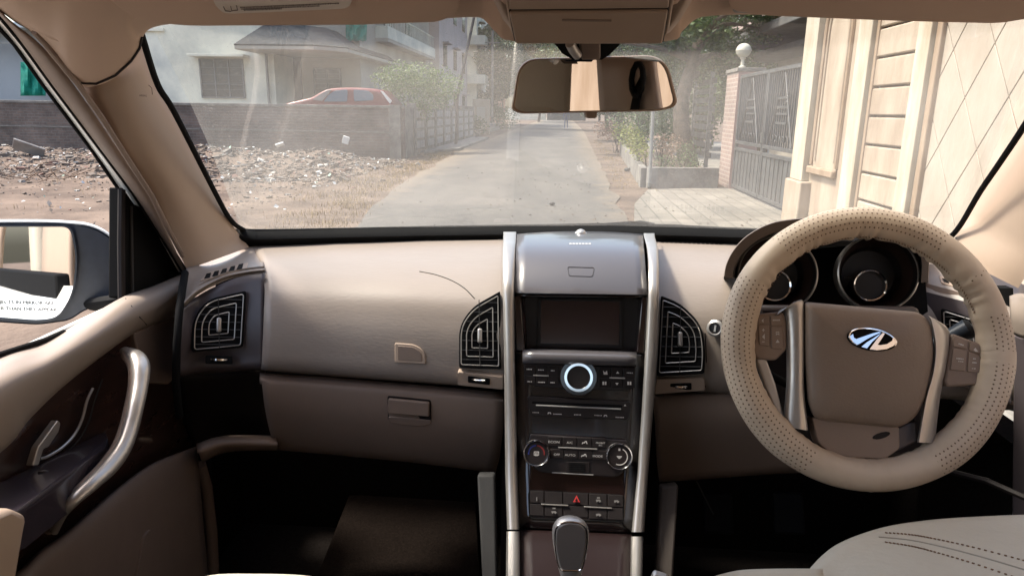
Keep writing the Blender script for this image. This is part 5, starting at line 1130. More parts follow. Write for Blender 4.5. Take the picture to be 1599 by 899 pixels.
# ground with the mounded plot on the left
def gh(x, y):
    h = 0.0
    if x < -3.2:
        k = min(1, (-3.2 - x) / 3); h += k * (0.10 * noise.noise(Vector((x * .35, y * .35, 0))) + .05 * noise.noise(Vector((x * 1.3, y * 1.3, 2))))
        h += k * 0.38 * math.exp(-((y - 18.6) / 2.6) ** 2) * (0.75 + .5 * noise.noise(Vector((x * .45, y * .3, 5)))) * min(1, max(0, (-4.2 - x) / 2)) * (1 if y < 22 else 0)
        h += k * .16 * abs(noise.noise(Vector((x * .9, y * .9, 9)))) * math.exp(-((y - 16) / 5) ** 2)
    return max(h, -.03) - 0.012
m = MB()
xs = [-400, -120, -60] + [-30 + i * .3 for i in range(100)] + [0, 3, 8, 20, 60, 120, 400]; ys = [-60, -10, 0, 2] + [3 + i * .3 for i in range(66)] + [23, 30, 60, 120, 300, 900]
m.grid([[Vector((x, y, gh(x, y))) for x in xs] for y in ys]); struct('ground', m, DIRT, smooth=80)
m = MB(); rows = []
for y in [-30, -5] + [i * .5 for i in range(0, 140)] + [90, 120, 200]:
    a = interp(y, [(-30, -2.6), (9, -2.7), (14, -3.3), (30, -4.0), (60, -4.0), (200, -4)]) + .25 * noise.noise(Vector((y * .6, 0, 0))); b = interp(y, [(-30, .95), (9, .95), (22, 1.15), (57, 1.7), (200, 1.9)]) + .12 * noise.noise(Vector((y * .8, 9, 0)))
    rows.append([Vector((lerp(a, b, t), y, .004)) for t in (0, .25, .5, .75, 1)])
m.grid(rows); struct('road', m, ROADM)
PAVE = brickmat('pavers', (0.235, 0.21, 0.175), (0.185, 0.168, 0.142), (0.13, 0.12, 0.10), 1.0, 'YX', bw=.8, rh=.24, bump=.6)
m = MB(); m.prism([Vector(p) for p in ((.98, 3.5, 0), (3.42, 3.5, 0), (3.55, 15.2, 0), (1.75, 14.4, 0), (1.25, 12.0, 0), (1.0, 9.5, 0))], Vector((0, 0, 1)), .012, .02); struct('driveway', m, PAVE)
m = MB(); m.prism([Vector(p) for p in ((3.5, 10.5, 0), (12, 10.5, 0), (12, 40, 0), (3.6, 40, 0))], Vector((0, 0, 1)), .02, .02); struct('yard', m, CONC)
m = MB(); m.box2((-40, 22.2, -.3), (-5.2, 60, .5)); struct('raised_yard', m, CONC)

# rubble and litter
m = MB(); rr = random.Random(3)
def chunk(mb, c, s, mi=0, flat=.6):
    pts = []
    rot = Matrix.Rotation(rr.uniform(0, 6.3), 3, 'Z') @ Matrix.Rotation(rr.uniform(-.5, .5), 3, 'X')
    for sx, sy, sz in ((-1, -1, -1), (1, -1, -1), (1, 1, -1), (-1, 1, -1), (-1, -1, 1), (1, -1, 1), (1, 1, 1), (-1, 1, 1)):
        pts.append(Vector(c) + rot @ Vector((sx * s * rr.uniform(.5, 1), sy * s * rr.uniform(.3, .9), sz * s * flat * rr.uniform(.35, 1))))
    mb.add(pts, [(3, 2, 1, 0), (4, 5, 6, 7), (0, 1, 5, 4), (1, 2, 6, 5), (2, 3, 7, 6), (3, 0, 4, 7)], mi)
for i in range(11000):
    y = rr.gauss(17.3, 3.0); x = -4.5 - abs(rr.gauss(0, 9)) if rr.random() < .8 else rr.uniform(-24, -3.8)
    if y > 21.7 or y < 7.5 or x < -26: continue
    if x > -4.6 and rr.random() < .6: continue
    s = min(.13, .018 + rr.expovariate(1 / .019)) * (1.0 if y > 14 else .6)
    chunk(m, (x, y, gh(x, y) + s * .02), s, rr.choice((0,) * 16 + (1, 1, 1, 1, 2, 2, 3)))
ru = m.build('rubble', [mat('rubble_earth', (.165, .13, .105), 1, var=.5, vscale=5), mat('rubble_grey', (.19, .17, .152), 1, var=.4, vscale=5), mat('rubble_pale', (.40, .38, .35), 1), mat('rubble_brick', (.17, .10, .08), 1)], None, smooth=0, kind='stuff')
tag(ru, 'loose rubble and broken masonry heaped below the brick boundary wall', 'rubble')
m = MB()
for i in range(230):
    y = rr.uniform(7.5, 21) ; x = -4 - abs(rr.gauss(0, 7)); 
    if x > -3.9: continue
    s = rr.uniform(.012, .055); c = Vector((x, y, gh(x, y) + s * .5 + .02)); a = Vector((rr.uniform(-1, 1), rr.uniform(-1, 1), rr.uniform(-.3, .6))).normalized(); b = a.orthogonal().normalized()
    m.add([c - a * s, c + b * s * .7, c + a * s, c - b * s * .6 + Vector((0, 0, s * .4))], [(0, 1, 2), (0, 2, 3)], rr.choice((0, 0, 0, 1)))
li = m.build('litter', [mat('white_scrap', (.6, .6, .58), .8), mat('green_scrap', (.30, .45, .36), .8)], None, smooth=0, kind='stuff'); tag(li, 'scraps of white and green plastic litter strewn over the dirt plot', 'litter')
def slab(px, py, Y, w_, h_, col_, lab, rot=(.3, .2, .4)):
    p = aY(px, py, Y); from mathutils import Euler
    o = MB().box(p, (w_, .05, h_), Euler(rot).to_matrix()).build('broken_slab', col_, None, bevel=.01); tag(o, lab, 'slab', 'broken slabs on the rubble'); return o
slab(540, 219, 18.5, .17, .2, mat('slab_white', (.62, .62, .6), .8), 'small square white slab propped on the rubble by the wall end', (.2, .3, .2))
slab(437, 226, 18.4, .22, .12, mat('slab_white', (0, 0, 0)), 'flat pale broken slab lying on the rubble, below the front of the red car', (.9, -.3, .3))
slab(45, 232, 17.5, .7, .35, mat('slab_grey', (.32, .29, .27), .9, var=.3), 'large grey broken slab tilted on the rubble, seen through the door window', (.7, .4, .5))
# brushwood through the door window
m = MB()
for k in range(60):
    p = Vector((rr.uniform(-14, -9.5), rr.uniform(12.5, 14.5), .1)); a = rr.uniform(0, 6.3); L = rr.uniform(.3, .9); q = p + Vector((math.cos(a) * L, math.sin(a) * L * .5, rr.uniform(0, .25)))
    m.tube([p, (p + q) / 2 + Vector((0, 0, rr.uniform(-.03, .12))), q], [.012, .009, .003], 5)
br = m.build('brushwood', mat('dry_twig', (.16, .11, .08), .9), None, kind='stuff'); tag(br, 'dry broken brushwood scattered on the bare dirt plot', 'twigs')
# dry grass verge
m = MB()
def blade(mb, x, y, z, h, wd=.006, mi=0):
    a = rr.uniform(0, 6.3); l = rr.uniform(.1, .7) * h; d = Vector((math.cos(a), math.sin(a), 0)); s = Vector((-d.y, d.x, 0)) * wd
    p = Vector((x, y, z)); mb.add([p - s, p + s, p + d * l * .4 + Vector((0, 0, h * .6)) + s * .6, p + d * l * .4 + Vector((0, 0, h * .6)) - s * .6, p + d * l + Vector((0, 0, h))], [(0, 1, 2, 3), (3, 2, 4)], mi)
for k in range(520):
    y = rr.uniform(7.8, 34); x = interp(y, [(9, -2.8), (14, -3.4), (30, -4.1)]) - abs(rr.gauss(.1, .55))
    for q in range(18): blade(m, x + rr.gauss(0, .1), y + rr.gauss(0, .1), gh(x, y), rr.uniform(.02, .09), .004)
for k in range(260):
    y = rr.uniform(8, 19); x = -rr.uniform(4, 18)
    for q in range(10): blade(m, x + rr.gauss(0, .1), y + rr.gauss(0, .1), gh(x, y), rr.uniform(.02, .08), .004)
for k in range(160):
    y = rr.uniform(14, 40); x = interp(y, [(9, 1.0), (22, 1.4), (57, 2.0)]) + abs(rr.gauss(0, .3))
    for q in range(9): blade(m, x + rr.gauss(0, .08), y + rr.gauss(0, .08), 0, rr.uniform(.02, .07), .004)
dg = m.build('dry_grass', mat('straw', (.36, .26, .13), .9, var=.4, vscale=4), None, smooth=0, kind='stuff'); tag(dg, 'straw coloured dry grass along the edges of the road', 'grass')
m = MB()
for k in range(420):
    y = rr.uniform(8.2, 22); x = rr.uniform(-1, 3.2) if rr.random() < .75 else rr.uniform(-2.8, 1)
    if y > 14 and x > 1.6: continue
    s = rr.uniform(.008, .03); a = rr.uniform(0, 6.3); d = Vector((math.cos(a), math.sin(a), .2)) * s; e = Vector((-math.sin(a), math.cos(a), 0)) * s * .5; c = Vector((x, y, .022))
    m.add([c - d, c + e, c + d, c - e + Vector((0, 0, s * .5))], [(0, 1, 2), (0, 2, 3)])
ll = m.build('leaf_litter', mat('dead_leaf', (.10, .065, .04), .9, var=.4, vscale=8), None, smooth=0, kind='stuff'); tag(ll, 'dead leaves and grit scattered over the road and driveway', 'leaves')
def stonething(px, py, s, lab, col_=(.10, .095, .09)):
    p = aZ(px, py, .02); m_ = MB(); rows = []
    for j in range(7):
        t = math.pi * j / 6; rows.append([p + Vector((0, 0, s * .35)) + Vector((math.sin(t) * math.cos(k * .7), math.sin(t) * math.sin(k * .7) * .8, -math.cos(t) * .6)) * s * (.85 + .35 * noise.noise(Vector((j, k, px)))) for k in range(9)])
    o = m_.grid(rows, closed=True).build('stone', mat('dark_stone', col_, .95, var=.3, vscale=20), None, smooth=50); tag(o, lab, 'stone', 'loose stones beside the planter'); return o
stonething(979, 267, .10, 'dark loose stone on the ground, farther one of a pair by the planter'); stonething(987, 266, .12, 'round dark stone nearest the concrete planter side')
stonething(862, 320, .06, 'small dark stone lying alone on the road'); stonething(1000, 345, .05, 'small flat stone on the paved driveway edge') if False else None
stonething(1098, 286, .12, 'grey stone at the foot of the brick gate pillar')
stonething(1141, 291, .15, 'grey stone between the brick pillar and the metal gate')

# ---------- left boundary wall
BW = brickmat('dark_brick', (0.185, 0.135, 0.112), (0.135, 0.105, 0.093), (0.17, 0.15, 0.135), 1.0, 'XZ', bw=.24, rh=.085, dirt=.5)
bw = empty('boundary_wall', (-15, 22.1, 0)); tag(bw, 'long dark weathered brick wall along the back of the dirt plot', 'wall')
m = MB(); m.box2((-34, 22.0, -.3), (-4.9, 22.23, 1.52)); m.build('brickwork', BW, bw)
m = MB(); m.box2((-34, 21.97, 1.523), (-4.87, 22.26, 1.60)); m.build('coping', CONC, bw, bevel=.01)
m = MB(); m.box2((-34, 21.985, .78), (-4.9, 21.997, .82)); m.build('mortar_band', CONC, bw)
for X in (-14.2, -5.15): MB().box2((X - .18, 21.9, -.2), (X + .18, 21.968, 1.62)).build('pier', CONC, bw, bevel=.01)
# side wall with moulded panels along the lane
sw_ = empty('compound_wall', (-4.95, 31, 0)); tag(sw_, 'grey concrete compound wall with framed panels under the leafy bush', 'wall')
m = MB(); m.box2((-5.15, 22.3, -.2), (-4.98, 40, 1.55)); m.build('wall_body', CONC, sw_)
for k in range(9): MB().box2((-5.2, 24 + k * 2 - .16, -.2), (-4.93, 24 + k * 2 + .16, 1.7)).build('pier', CONC, sw_, bevel=.01)
m = MB()
for k in range(8):
    for j in range(4): m.box2((-4.979, 24.35 + k * 2, .2 + j * .34), (-4.95, 25.65 + k * 2, .44 + j * .34))
m.build('wall_panel', mat('pale_panel', (.36, .35, .34), .9, var=.3), sw_, bevel=.004)
m = MB(); m.prism([Vector(p) for p in ((-4.9, 25, 0), (-3.9, 27, 0), (-4.0, 39, 0), (-4.9, 39, 0))], Vector((0, 0, 1)), .10, .1); o = struct('lane_kerb', m, CONC, bevel=.02)

# ---------- houses on the left
def window_unit(parent, x0, x1, z0, z1, Y, n=3, fr=.05, rail=.35):
    w_ = MB().box2((x0, Y - .02, z0), (x1, Y + .1, z1)).build('window', WINDK, parent)
    m = MB()
    m.box2((x0 - fr, Y - .07, z0 - fr), (x0, Y + .02, z1 + fr)); m.box2((x1, Y - .07, z0 - fr), (x1 + fr, Y + .02, z1 + fr)); m.box2((x0, Y - .07, z1), (x1, Y + .02, z1 + fr)); m.box2((x0, Y - .07, z0 - fr), (x1, Y + .02, z0))
    for k in range(1, n): xx = lerp(x0, x1, k / n); m.box2((xx - fr / 2, Y - .06, z0), (xx + fr / 2, Y - .021, z1))
    if rail: zz = lerp(z0, z1, rail); m.box2((x0, Y - .055, zz - fr / 3), (x1, Y - .022, zz + fr / 3))
    m.build('window_frame', FRAMEM, w_)
    m = MB()
    for k in range(1, 5): zz = lerp(z0, z1, k / 5); m.box2((x0, Y - .045, zz - .008), (x1, Y - .03, zz + .008))
    m.build('window_bars', FRAMEM, w_); return w_
def P27(px, py, Y): v = aY(px, py, Y); return v.x, v.z
hA = empty('white_house', (-16, 27, .5)); tag(hA, 'white two storey house with barred window and slate porch roof behind the red car', 'house')
xL = P27(195, 100, 27)[0]; xR = P27(428, 100, 27)[0]
m = MB(); m.box2((xL, 27.0, .4), (xR, 36, 8.6)); m.build('wall', WALLW, hA)
a, b = P27(313, 94, 27), P27(382, 152, 27); window_unit(hA, a[0], b[0], b[1], a[1], 27.0)
m = MB(); m.box2((a[0] - .25, 26.45, a[1] + .10), (b[0] + .3, 27.0, a[1] + .19)); m.build('sunshade', WALLW, hA, bevel=.01)
m = MB(); m.box2((xL, 26.9, 4.2), (xL + 1.7, 26.998, 4.3)); m.build('wall_band', WALLW, hA)
MB().tube([(xR - .25, 26.9, .5), (xR - .25, 26.9, 6.5)], .05, 8).build('drain_pipe', METAL, hA)
# porch block
xp = P27(540, 100, 29)[0]
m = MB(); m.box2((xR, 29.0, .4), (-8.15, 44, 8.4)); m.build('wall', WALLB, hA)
d0, d1 = P27(452, 82, 29), P27(474, 165, 29)
dr_ = MB().box2((d0[0], 28.93, .4), (d1[0], 29.05, d0[1])).build('door', mat('door_dark', (.05, .05, .055), .6), hA)
a, b = P27(491, 108, 29), P27(532, 146, 29); window_unit(hA, a[0], b[0], b[1], a[1], 29.0, 2, .04, 0)
z0 = P27(450, 78, 25)[1]; z1 = P27(450, 70, 25)[1]; xa = P27(366, 78, 25)[0]; xb = P27(530, 78, 25)[0]; zt = P27(450, 38, 26.5)[1]
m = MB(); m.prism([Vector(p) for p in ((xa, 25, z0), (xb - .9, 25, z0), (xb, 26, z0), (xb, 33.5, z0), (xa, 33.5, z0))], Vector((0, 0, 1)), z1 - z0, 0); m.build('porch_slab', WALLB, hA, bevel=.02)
m = MB(); lo = [(xa, 24.98, z1 + .003), (xb - .9, 24.98, z1 + .003), (xb + .02, 26, z1 + .003), (xb + .02, 33.5, z1 + .003)]; hi = [(xa + .3, 26.9, zt), (xb - 1.9, 26.9, zt), (xb - 1.3, 27.6, zt), (xb - 1.3, 33.5, zt)]
m.grid([[Vector(p) for p in lo], [Vector(p) for p in hi]]); m.add([Vector(p) for p in ((xa, 24.98, z1), (xa + .3, 26.9, zt), (xa, 27, z1))], [(0, 1, 2)]); m.build('porch_roof', SLATE, hA, smooth=0, solid=.05)
# balcony of the upper floor
zb = 4.3
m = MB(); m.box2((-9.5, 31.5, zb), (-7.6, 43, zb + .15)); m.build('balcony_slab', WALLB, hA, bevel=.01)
m = MB(); m.box2((-7.72, 31.5, zb + .153), (-7.6, 43, zb + .65)); m.box2((-9.5, 31.5, zb + .153), (-7.723, 31.62, zb + .65)); m.build('balcony_parapet', WALLW, hA, bevel=.01)
m = MB()
for k in range(36):
    y = 31.6 + k * .32; m.tube([(-7.66, y, zb + .65), (-7.66, y, zb + 1.25)], .015, 5)
m.tube([(-7.66, 31.5, zb + 1.25), (-7.66, 43, zb + 1.25)], .035, 6); m.build('balcony_railing', WALLW, hA)
for y in (33, 37.5): MB().box2((-8.152, y, zb + .2), (-8.10, y + 1.4, zb + 2.4)).build('window', WINDK, hA)
m = MB(); m.box2((-8.145, 29, 7.4), (-6.9, 44, 7.6)); m.build('eave', WALLW, hA)
c = P27(556, 46, 30.9)
net = MB(); net.grid([[aY(540 + i * 5.4, 22 + j * 5.2 + (2 if i % 2 else 0), 28.7 + .08 * math.sin(i * 2.1 + j)) for i in range(7)] for j in range(9)]); o = net.build('shade_net', TEAL, None, solid=.02); tag(o, 'bright green shade net hung at the upper corner of the white house', 'net')
# grey building seen through the door window
hB = empty('grey_house', (-30, 27, 0)); tag(hB, 'pale blue grey building beyond the wall, seen through the door window', 'building')
m = MB(); m.box2((-46, 26.0, .4), (xL - 1.0, 36, 4.1)); m.build('wall', mat('bluegrey_plaster', (.33, .35, .37), .9, vscale=.4, c2=(.26, .28, .30)), hB)
m = MB(); m.box2((-46, 25.2, 4.103), (xL - 1.2, 36, 4.3)); m.build('roof', mat('light_roof', (.45, .5, .52), .6), hB, bevel=.02)
m = MB(); m.box2((-46, 25.25, 3.55), (xL - 1.2, 25.33, 3.63)); m.build('roof_rail', METAL, hB)
tp = MB(); tp.grid([[aY(32 + i * 5.5, 97 + j * 6.6, 25.0 + .1 * math.sin(i * 1.9 + j * .4)) for i in range(8)] for j in range(9)]); o = tp.build('tarpaulin', TEAL, None, solid=.02); tag(o, 'green tarpaulin hanging above the brick wall, seen through the door window', 'tarpaulin')
# pink apartment block & others along the lane
def block(name, lab, x1, y0, y1, h, mt, win, wmt=WALLW, cols=3, step=3.0, balc=False):
    e = empty(name, (x1 - 4, (y0 + y1) / 2, 0)); tag(e, lab, 'building', 'buildings along the left of the lane')
    MB().box2((x1 - 9, y0, 0), (x1, y1, h)).build('wall', mt, e)
    k = 0
    z = 1.2
    while z < h - 1.5:
        for i in range(cols):
            y = lerp(y0, y1, (i + .5) / cols)
            q = MB().box2((x1 - .05, y - .7, z), (x1 + .03, y + .7, z + 1.3)).build('window', WINDK, e)
            MB().box2((x1 + .0, y - .9, z + 1.4), (x1 + .4, y + .9, z + 1.48)).build('sunshade', wmt, e)
        q = MB().box2((x1 - 3.2, y0 - .03, z), (x1 - 1.9, y0 + .03, z + 1.3)).build('window', WINDK, e)
        if balc: MB().box2((x1 - 1.4, y0 - 1.0, z - .6), (x1 + .8, y0 + 1.5, z + .1)).build('balcony', wmt, e)
        z += step
    MB().box2((x1 - 9.1, y0 - .1, h), (x1 + .1, y1 + .1, h + .3)).build('parapet', wmt, e)
    return e
block('pink_building', 'tall pale pink apartment block rising behind the white house balcony', -7.7, 45, 58, 11.5, PINKW, 1, PINKW)
block('white_building', 'narrow white apartment block with balconies, next after the pink one', -7.2, 60, 70, 10.5, WALLW, 1, WALLW, 2, balc=True)
block('orange_building', 'orange painted building with balconies at the far left of the lane', -6.9, 72, 86, 11, ORANGE, 1, ORANGE, 2, balc=True)
# red car
rc = empty('red_hatchback', (-7.5, 24, .5)); tag(rc, 'red hatchback parked behind the dark brick wall', 'car')
pr_ = [(442, 168, 0), (446, 162, 0), (470, 156, 0), (486, 152, 0), (500, 144, 0), (516, 138.5, 0), (545, 136.8, 0), (575, 138, 0), (592, 141, 0), (600, 147, 0), (610, 157, 0), (614, 166, 0)]
bodypts = [aY(p.x, p.y, 23.6) for p in cr(pr_, 4)] + [aY(614, 185, 23.6), aY(442, 185, 23.6)]
m = MB(); m.prism(bodypts, Vector((0, 1, 0)), 1.5, 0); cb = m.build('body', mat('red_paint', (0.16, 0.022, 0.026), .55, coat=.2), rc, bevel=.12, seg=3)
g_ = lambda q: MB().prism([aY(x, y, 23.59) for x, y in q], Vector((0, -1, 0)), .01, .03).build('side_window', mat('car_glass', (.10, .14, .20), .08, coat=.5), rc, bevel=.005)
g_(rnd2([(505, 159), (513, 148), (524, 141.5), (543, 140), (542, 159)], 3)); g_(rnd2([(552, 140), (575, 142), (583, 148), (583, 157), (553, 158.5)], 3))
MB().prism([aY(x, y, 23.57) for x, y in ((488, 156), (500, 147), (512, 140.5), (518, 140.2), (503, 158))], Vector((0, -1, 0)), .01, .03).build('windscreen', mat('car_glass2', (.25, .22, .22), .15), rc, bevel=.005)
MB().prism([aY(x, y, 23.58) for x, y in ((594, 142), (598, 143), (612, 158), (609, 162), (604, 156))], Vector((0, -1, 0)), .012, .03).build('tail_light', mat('lamp_white', (.7, .65, .62), .3), rc, bevel=.005)
for px in (472, 590):
    MB().lathe([(.0001, -.1), (.28, -.1), (.31, -.07), (.31, .07), (.28, .1), (.0001, .1)], aY(px, 179, 23.62) + Vector((0, .12, -.05)), (0, 1, 0), 24).build('wheel', BLACK, rc)

# ---------- trees
def leaves(mb, c, r, n, s, mi=0, squash=.8):
    for _ in range(n):
        d = Vector((rr.gauss(0, 1), rr.gauss(0, 1), rr.gauss(0, 1))).normalized() * (rr.random() ** .45)
        p = Vector(c) + Vector((d.x * r, d.y * r, d.z * r * squash)); a = Vector((rr.gauss(0, 1), rr.gauss(0, 1), rr.gauss(0, .6))).normalized(); b = a.cross(Vector((rr.gauss(0, 1), rr.gauss(0, 1), rr.gauss(0, 1)))).normalized(); k = s * rr.uniform(.6, 1.3)
        mb.add([p - a * k, p + b * k * .45, p + a * k, p - b * k * .45], [(0, 1, 2, 3)], mi)
def tree(name, lab, base, top, crown, n, s, mt, cat='tree', group=None, limbs=7, tr=.16, clumps=26, cr_=.28, lean=None):
    """crown: (centre, rx, ry, rz)"""
    e = empty(name, base); tag(e, lab, cat, group)
    base = Vector(base); top = Vector(top); cc = Vector(crown[0]); m = MB()
    mid = (base + top) / 2 + Vector((rr.uniform(-.2, .2), rr.uniform(-.2, .2), 0)) + (Vector(lean) if lean else Vector())
    m.tube(cr([base, mid, top], 5), [lerp(tr * 1.3, tr * .6, k / 10) for k in range(11)], 10)
    cl = []
    for k in range(clumps):
        d = Vector((rr.gauss(0, 1), rr.gauss(0, 1), rr.gauss(0, 1))).normalized() * rr.uniform(.35, 1.0)
        cl.append(cc + Vector((d.x * crown[1], d.y * crown[2], d.z * crown[3])))
    for k in range(limbs):
        t = cl[k % len(cl)]; o_ = mid.lerp(top, rr.uniform(.4, 1)); w_ = (o_ + t) / 2 + Vector((rr.uniform(-.3, .3), rr.uniform(-.3, .3), rr.uniform(0, .4)))
        m.tube(cr([o_, w_, t], 4), [lerp(tr * .45, tr * .08, q / 8) for q in range(9)], 7)
    m.build('trunk', BARK, e)
    m = MB(); rmean = (crown[1] + crown[2] + crown[3]) / 3
    for c in cl: leaves(m, c, rmean * cr_ * rr.uniform(.6, 1.3), n // clumps, s)
    m.build('crown', mt, e, smooth=0, weld=False); return e
RT = 'trees along the right side of the road'
tree('street_tree', 'dark leaning tree with a forked trunk growing in the planter beside the brick pillar', (3.1, 17.2, 0), (3.15, 18.0, 3.1), ((2.7, 18.5, 4.0), 2.8, 2.2, 1.7), 24000, .06, LEAFD, group=RT, lean=(-.35, 0, 0), tr=.19, clumps=34)
tree('street_tree', 'tall dense dusty tree behind the globe lamp and the metal gate', (6.5, 24, 0), (6.4, 24, 3.5), ((6.2, 24, 4.2), 3.6, 3, 3.6), 26000, .075, LEAFD, group=RT, clumps=44)
tree('street_tree', 'leafy tree overhanging the verge just beyond the planter', (2.9, 27, 0), (2.6, 27, 2.6), ((2.4, 27, 3.7), 2.6, 2.5, 2.5), 24000, .07, LEAFD, group=RT, clumps=34)
tree('street_tree', 'farther roadside tree half hidden by the rear-view mirror', (3.2, 40, 0), (3.0, 40, 3), ((2.8, 40, 5.0), 3.4, 3, 3.4), 24000, .12, LEAFD, group=RT, clumps=36)
tree('street_tree', 'most distant tree on the right where the road narrows', (3.8, 62, 0), (3.6, 62, 3), ((3.0, 62, 6.0), 4.2, 4, 5), 16000, .18, LEAFD, group=RT, clumps=36)
tree('street_tree', 'dense dark tree filling the gap behind the slatted fence', (6.0, 32, 0), (6.0, 32, 3), ((5.6, 32, 4.2), 3.6, 3, 4.0), 18000, .10, LEAFD, group=RT, clumps=44)
LT = 'trees along the left side of the lane'
tree('lane_tree', 'green tree behind the utility pole on the left of the lane', (-6.6, 66, 0), (-6.3, 66, 3), ((-5.0, 62, 5.6), 2.6, 4, 5), 16000, .16, LEAFD, group=LT, clumps=34)
tree('lane_tree', 'tall far tree closing the end of the lane', (-3.5, 105, 0), (-3, 105, 4), ((-2.2, 105, 7.5), 5, 4, 6.5), 16000, .28, LEAFD, group=LT, clumps=36)
tree('lane_tree', 'broad far tree across the end of the road above the bystander', (6, 120, 0), (6, 120, 4), ((4.5, 120, 7.5), 7, 4, 7), 18000, .3, LEAFD, group=LT, clumps=36)
def shrub(name, lab, cs, n, s, mt, cat='shrub', group=None, stems=8, base=None):
    e = empty(name, base or (cs[0][0], cs[0][1], 0)); tag(e, lab, cat, group); m = MB(); b = Vector(base or (cs[0][0], cs[0][1], 0))
    for k in range(stems):
        c = Vector(cs[k % len(cs)][:3]); m.tube([b + Vector((rr.uniform(-.1, .1), rr.uniform(-.1, .1), 0)), (b + c) / 2 + Vector((rr.uniform(-.1, .1), 0, .1)), c], [.02, .014, .006], 6)
    m.build('stem', BARK, e)
    m = MB()
    for x, y, z, r in cs: leaves(m, (x, y, z), r, int(n * r * r), s)
    m.build('foliage', mt, e, smooth=0, weld=False); return e
def at3(px, py, Y): v = aY(px, py, Y); return (v.x, v.y, v.z)
shrub('climbing_bush', 'sprawling green bush spilling over the compound wall beside the red car', [(*at3(600, 122, 24.5), .5), (*at3(625, 118, 25), .65), (*at3(650, 122, 25.5), .75), (*at3(680, 124, 26), .7), (*at3(705, 132, 27), .55), (*at3(640, 140, 25), .7), (*at3(672, 150, 25.5), .7), (*at3(615, 140, 25), .5), (*at3(655, 170, 25), .55), (*at3(690, 150, 26), .6)], 1500, .05, leafmat('leaf_mid', (.06, .11, .03), (.20, .27, .10)), base=(-5.6, 25.2, .4))
PG = 'garden plants in the concrete planter'
shrub('garden_plant', 'yellow green leafy plant at the road end of the planter', [(*at3(985, 215, 17), .35), (*at3(995, 226, 16.5), .32), (*at3(1003, 238, 16), .28), (*at3(975, 205, 18), .35)], 2600, .035, LEAFY, 'plant', PG, 5, base=(1.9, 17, .2))
shrub('garden_plant', 'pinkish leaved plant behind the thin grey post', [(*at3(1035, 222, 16.4), .3), (*at3(1052, 224, 16.6), .3), (*at3(1045, 235, 16), .22)], 2600, .035, LEAFP, 'plant', PG, 4, base=(2.35, 16.4, .2))
shrub('garden_plant', 'low green plants along the front wall of the planter', [(*at3(1085, 256, 15.2), .2), (*at3(1060, 252, 15.4), .22), (*at3(1035, 252, 15.3), .2), (*at3(1075, 235, 16), .3)], 2600, .03, LEAF, 'plant', PG, 4, base=(2.6, 15.4, .2))
shrub('garden_plant', 'dark green shrub under the leaning tree in the planter', [(*at3(1010, 205, 19), .6), (*at3(1040, 200, 19), .6), (*at3(1005, 185, 20), .6), (*at3(1050, 180, 20), .6), (*at3(975, 190, 21), .6)], 900, .05, LEAFD, 'plant', PG, 5, base=(2.5, 19, .2))
shrub('verge_bush', 'reddish brown hedge bush beyond the planter', [(*at3(955, 205, 28), .5), (*at3(965, 200, 27), .55), (*at3(943, 202, 30), .5)], 1200, .05, leafmat('leaf_red', (.16, .08, .06), (.22, .14, .09)), 'bush', None, 4, base=(2.1, 28, 0))
shrub('verge_bush', 'green bush at the beige gate across the lane', [(*at3(745, 196, 42), .7), (*at3(735, 190, 42), .6), (*at3(790, 185, 50), 1.0)], 600, .09, LEAFD, 'bush', None, 4, base=(-5.0, 42, 0))
# planter
pe = empty('planter', (2.3, 18, 0)); tag(pe, 'weathered concrete planter wall holding the tree and garden plants', 'planter')
m = MB(); A_, B__, C2, D_ = Vector((1.78, 14.75, 0)), Vector((3.25, 14.95, 0)), Vector((3.4, 27, 0)), Vector((2.3, 27, 0))
def wallseg(mb, a, b, t, h):
    d = (b - a).normalized(); s = Vector((-d.y, d.x, 0)) * t; mb.prism([a, b, b + s, a + s], Vector((0, 0, 1)), h, .1)
wallseg(m, A_, B__, .14, .42); wallseg(m, D_, A_ + Vector((.0, .15, 0)), -.14, .40); m.build('kerb_wall', CONC, pe, bevel=.012)
m = MB(); m.prism([A_ + Vector((.1, .1, 0)), B__, C2, D_ + Vector((.1, 0, 0))], Vector((0, 0, 1)), .3, 0); m.build('soil', DIRT, pe)
po = MB(); po.tube([aZ(1014, 291, 0), aY(1014, 291, 14.5) + Vector((0, 0, 0)), aY(1021, 150, 14.6)], .035, 10); o = po.build('post', METAL, None); tag(o, 'thin grey metal post standing at the planter corner', 'post')
# pillar and lamp
PILB = brickmat('pink_brick', (0.29, 0.205, 0.175), (0.24, 0.17, 0.15), (0.36, 0.30, 0.26), 1.0, 'YZ', bw=.24, rh=.085, bump=.6, dirt=.25)
pl_ = empty('gate_pillar', (3.6, 15.4, 0)); tag(pl_, 'square pink brick gate pillar with a white globe lamp on top', 'pillar')
m = MB(); m.box2((3.45, 14.9, 0), (3.95, 15.9, 2.32)); m.build('brickwork', PILB, pl_, bevel=.01)
m = MB(); m.box2((3.452, 14.885, 0), (3.948, 14.899, 2.32)); m.build('plaster_face', mat('pink_render', (.38, .24, .21), .9, var=.15, vscale=4), pl_)
m = MB(); m.box2((3.42, 14.87, 2.323), (3.98, 15.93, 2.40)); m.build('cap', CONC, pl_, bevel=.01)
lc = Vector((3.56, 15.1, 2.40)); gl2 = empty('globe_lamp', lc); tag(gl2, 'round white globe lamp on the brick gate pillar', 'lamp')
MB().lathe([(.07, 0), (.07, .03), (.035, .05), (.035, .16), (.06, .18), (.06, .2)], lc, (0, 0, 1), 20).build('lamp_base', mat('lamp_cream', (.5, .46, .38), .6), gl2)
gl_rows = [(max(.0005, .150 * math.sin(math.pi * k / 14)), .335 - .14 * math.cos(math.pi * k / 14)) for k in range(15)]
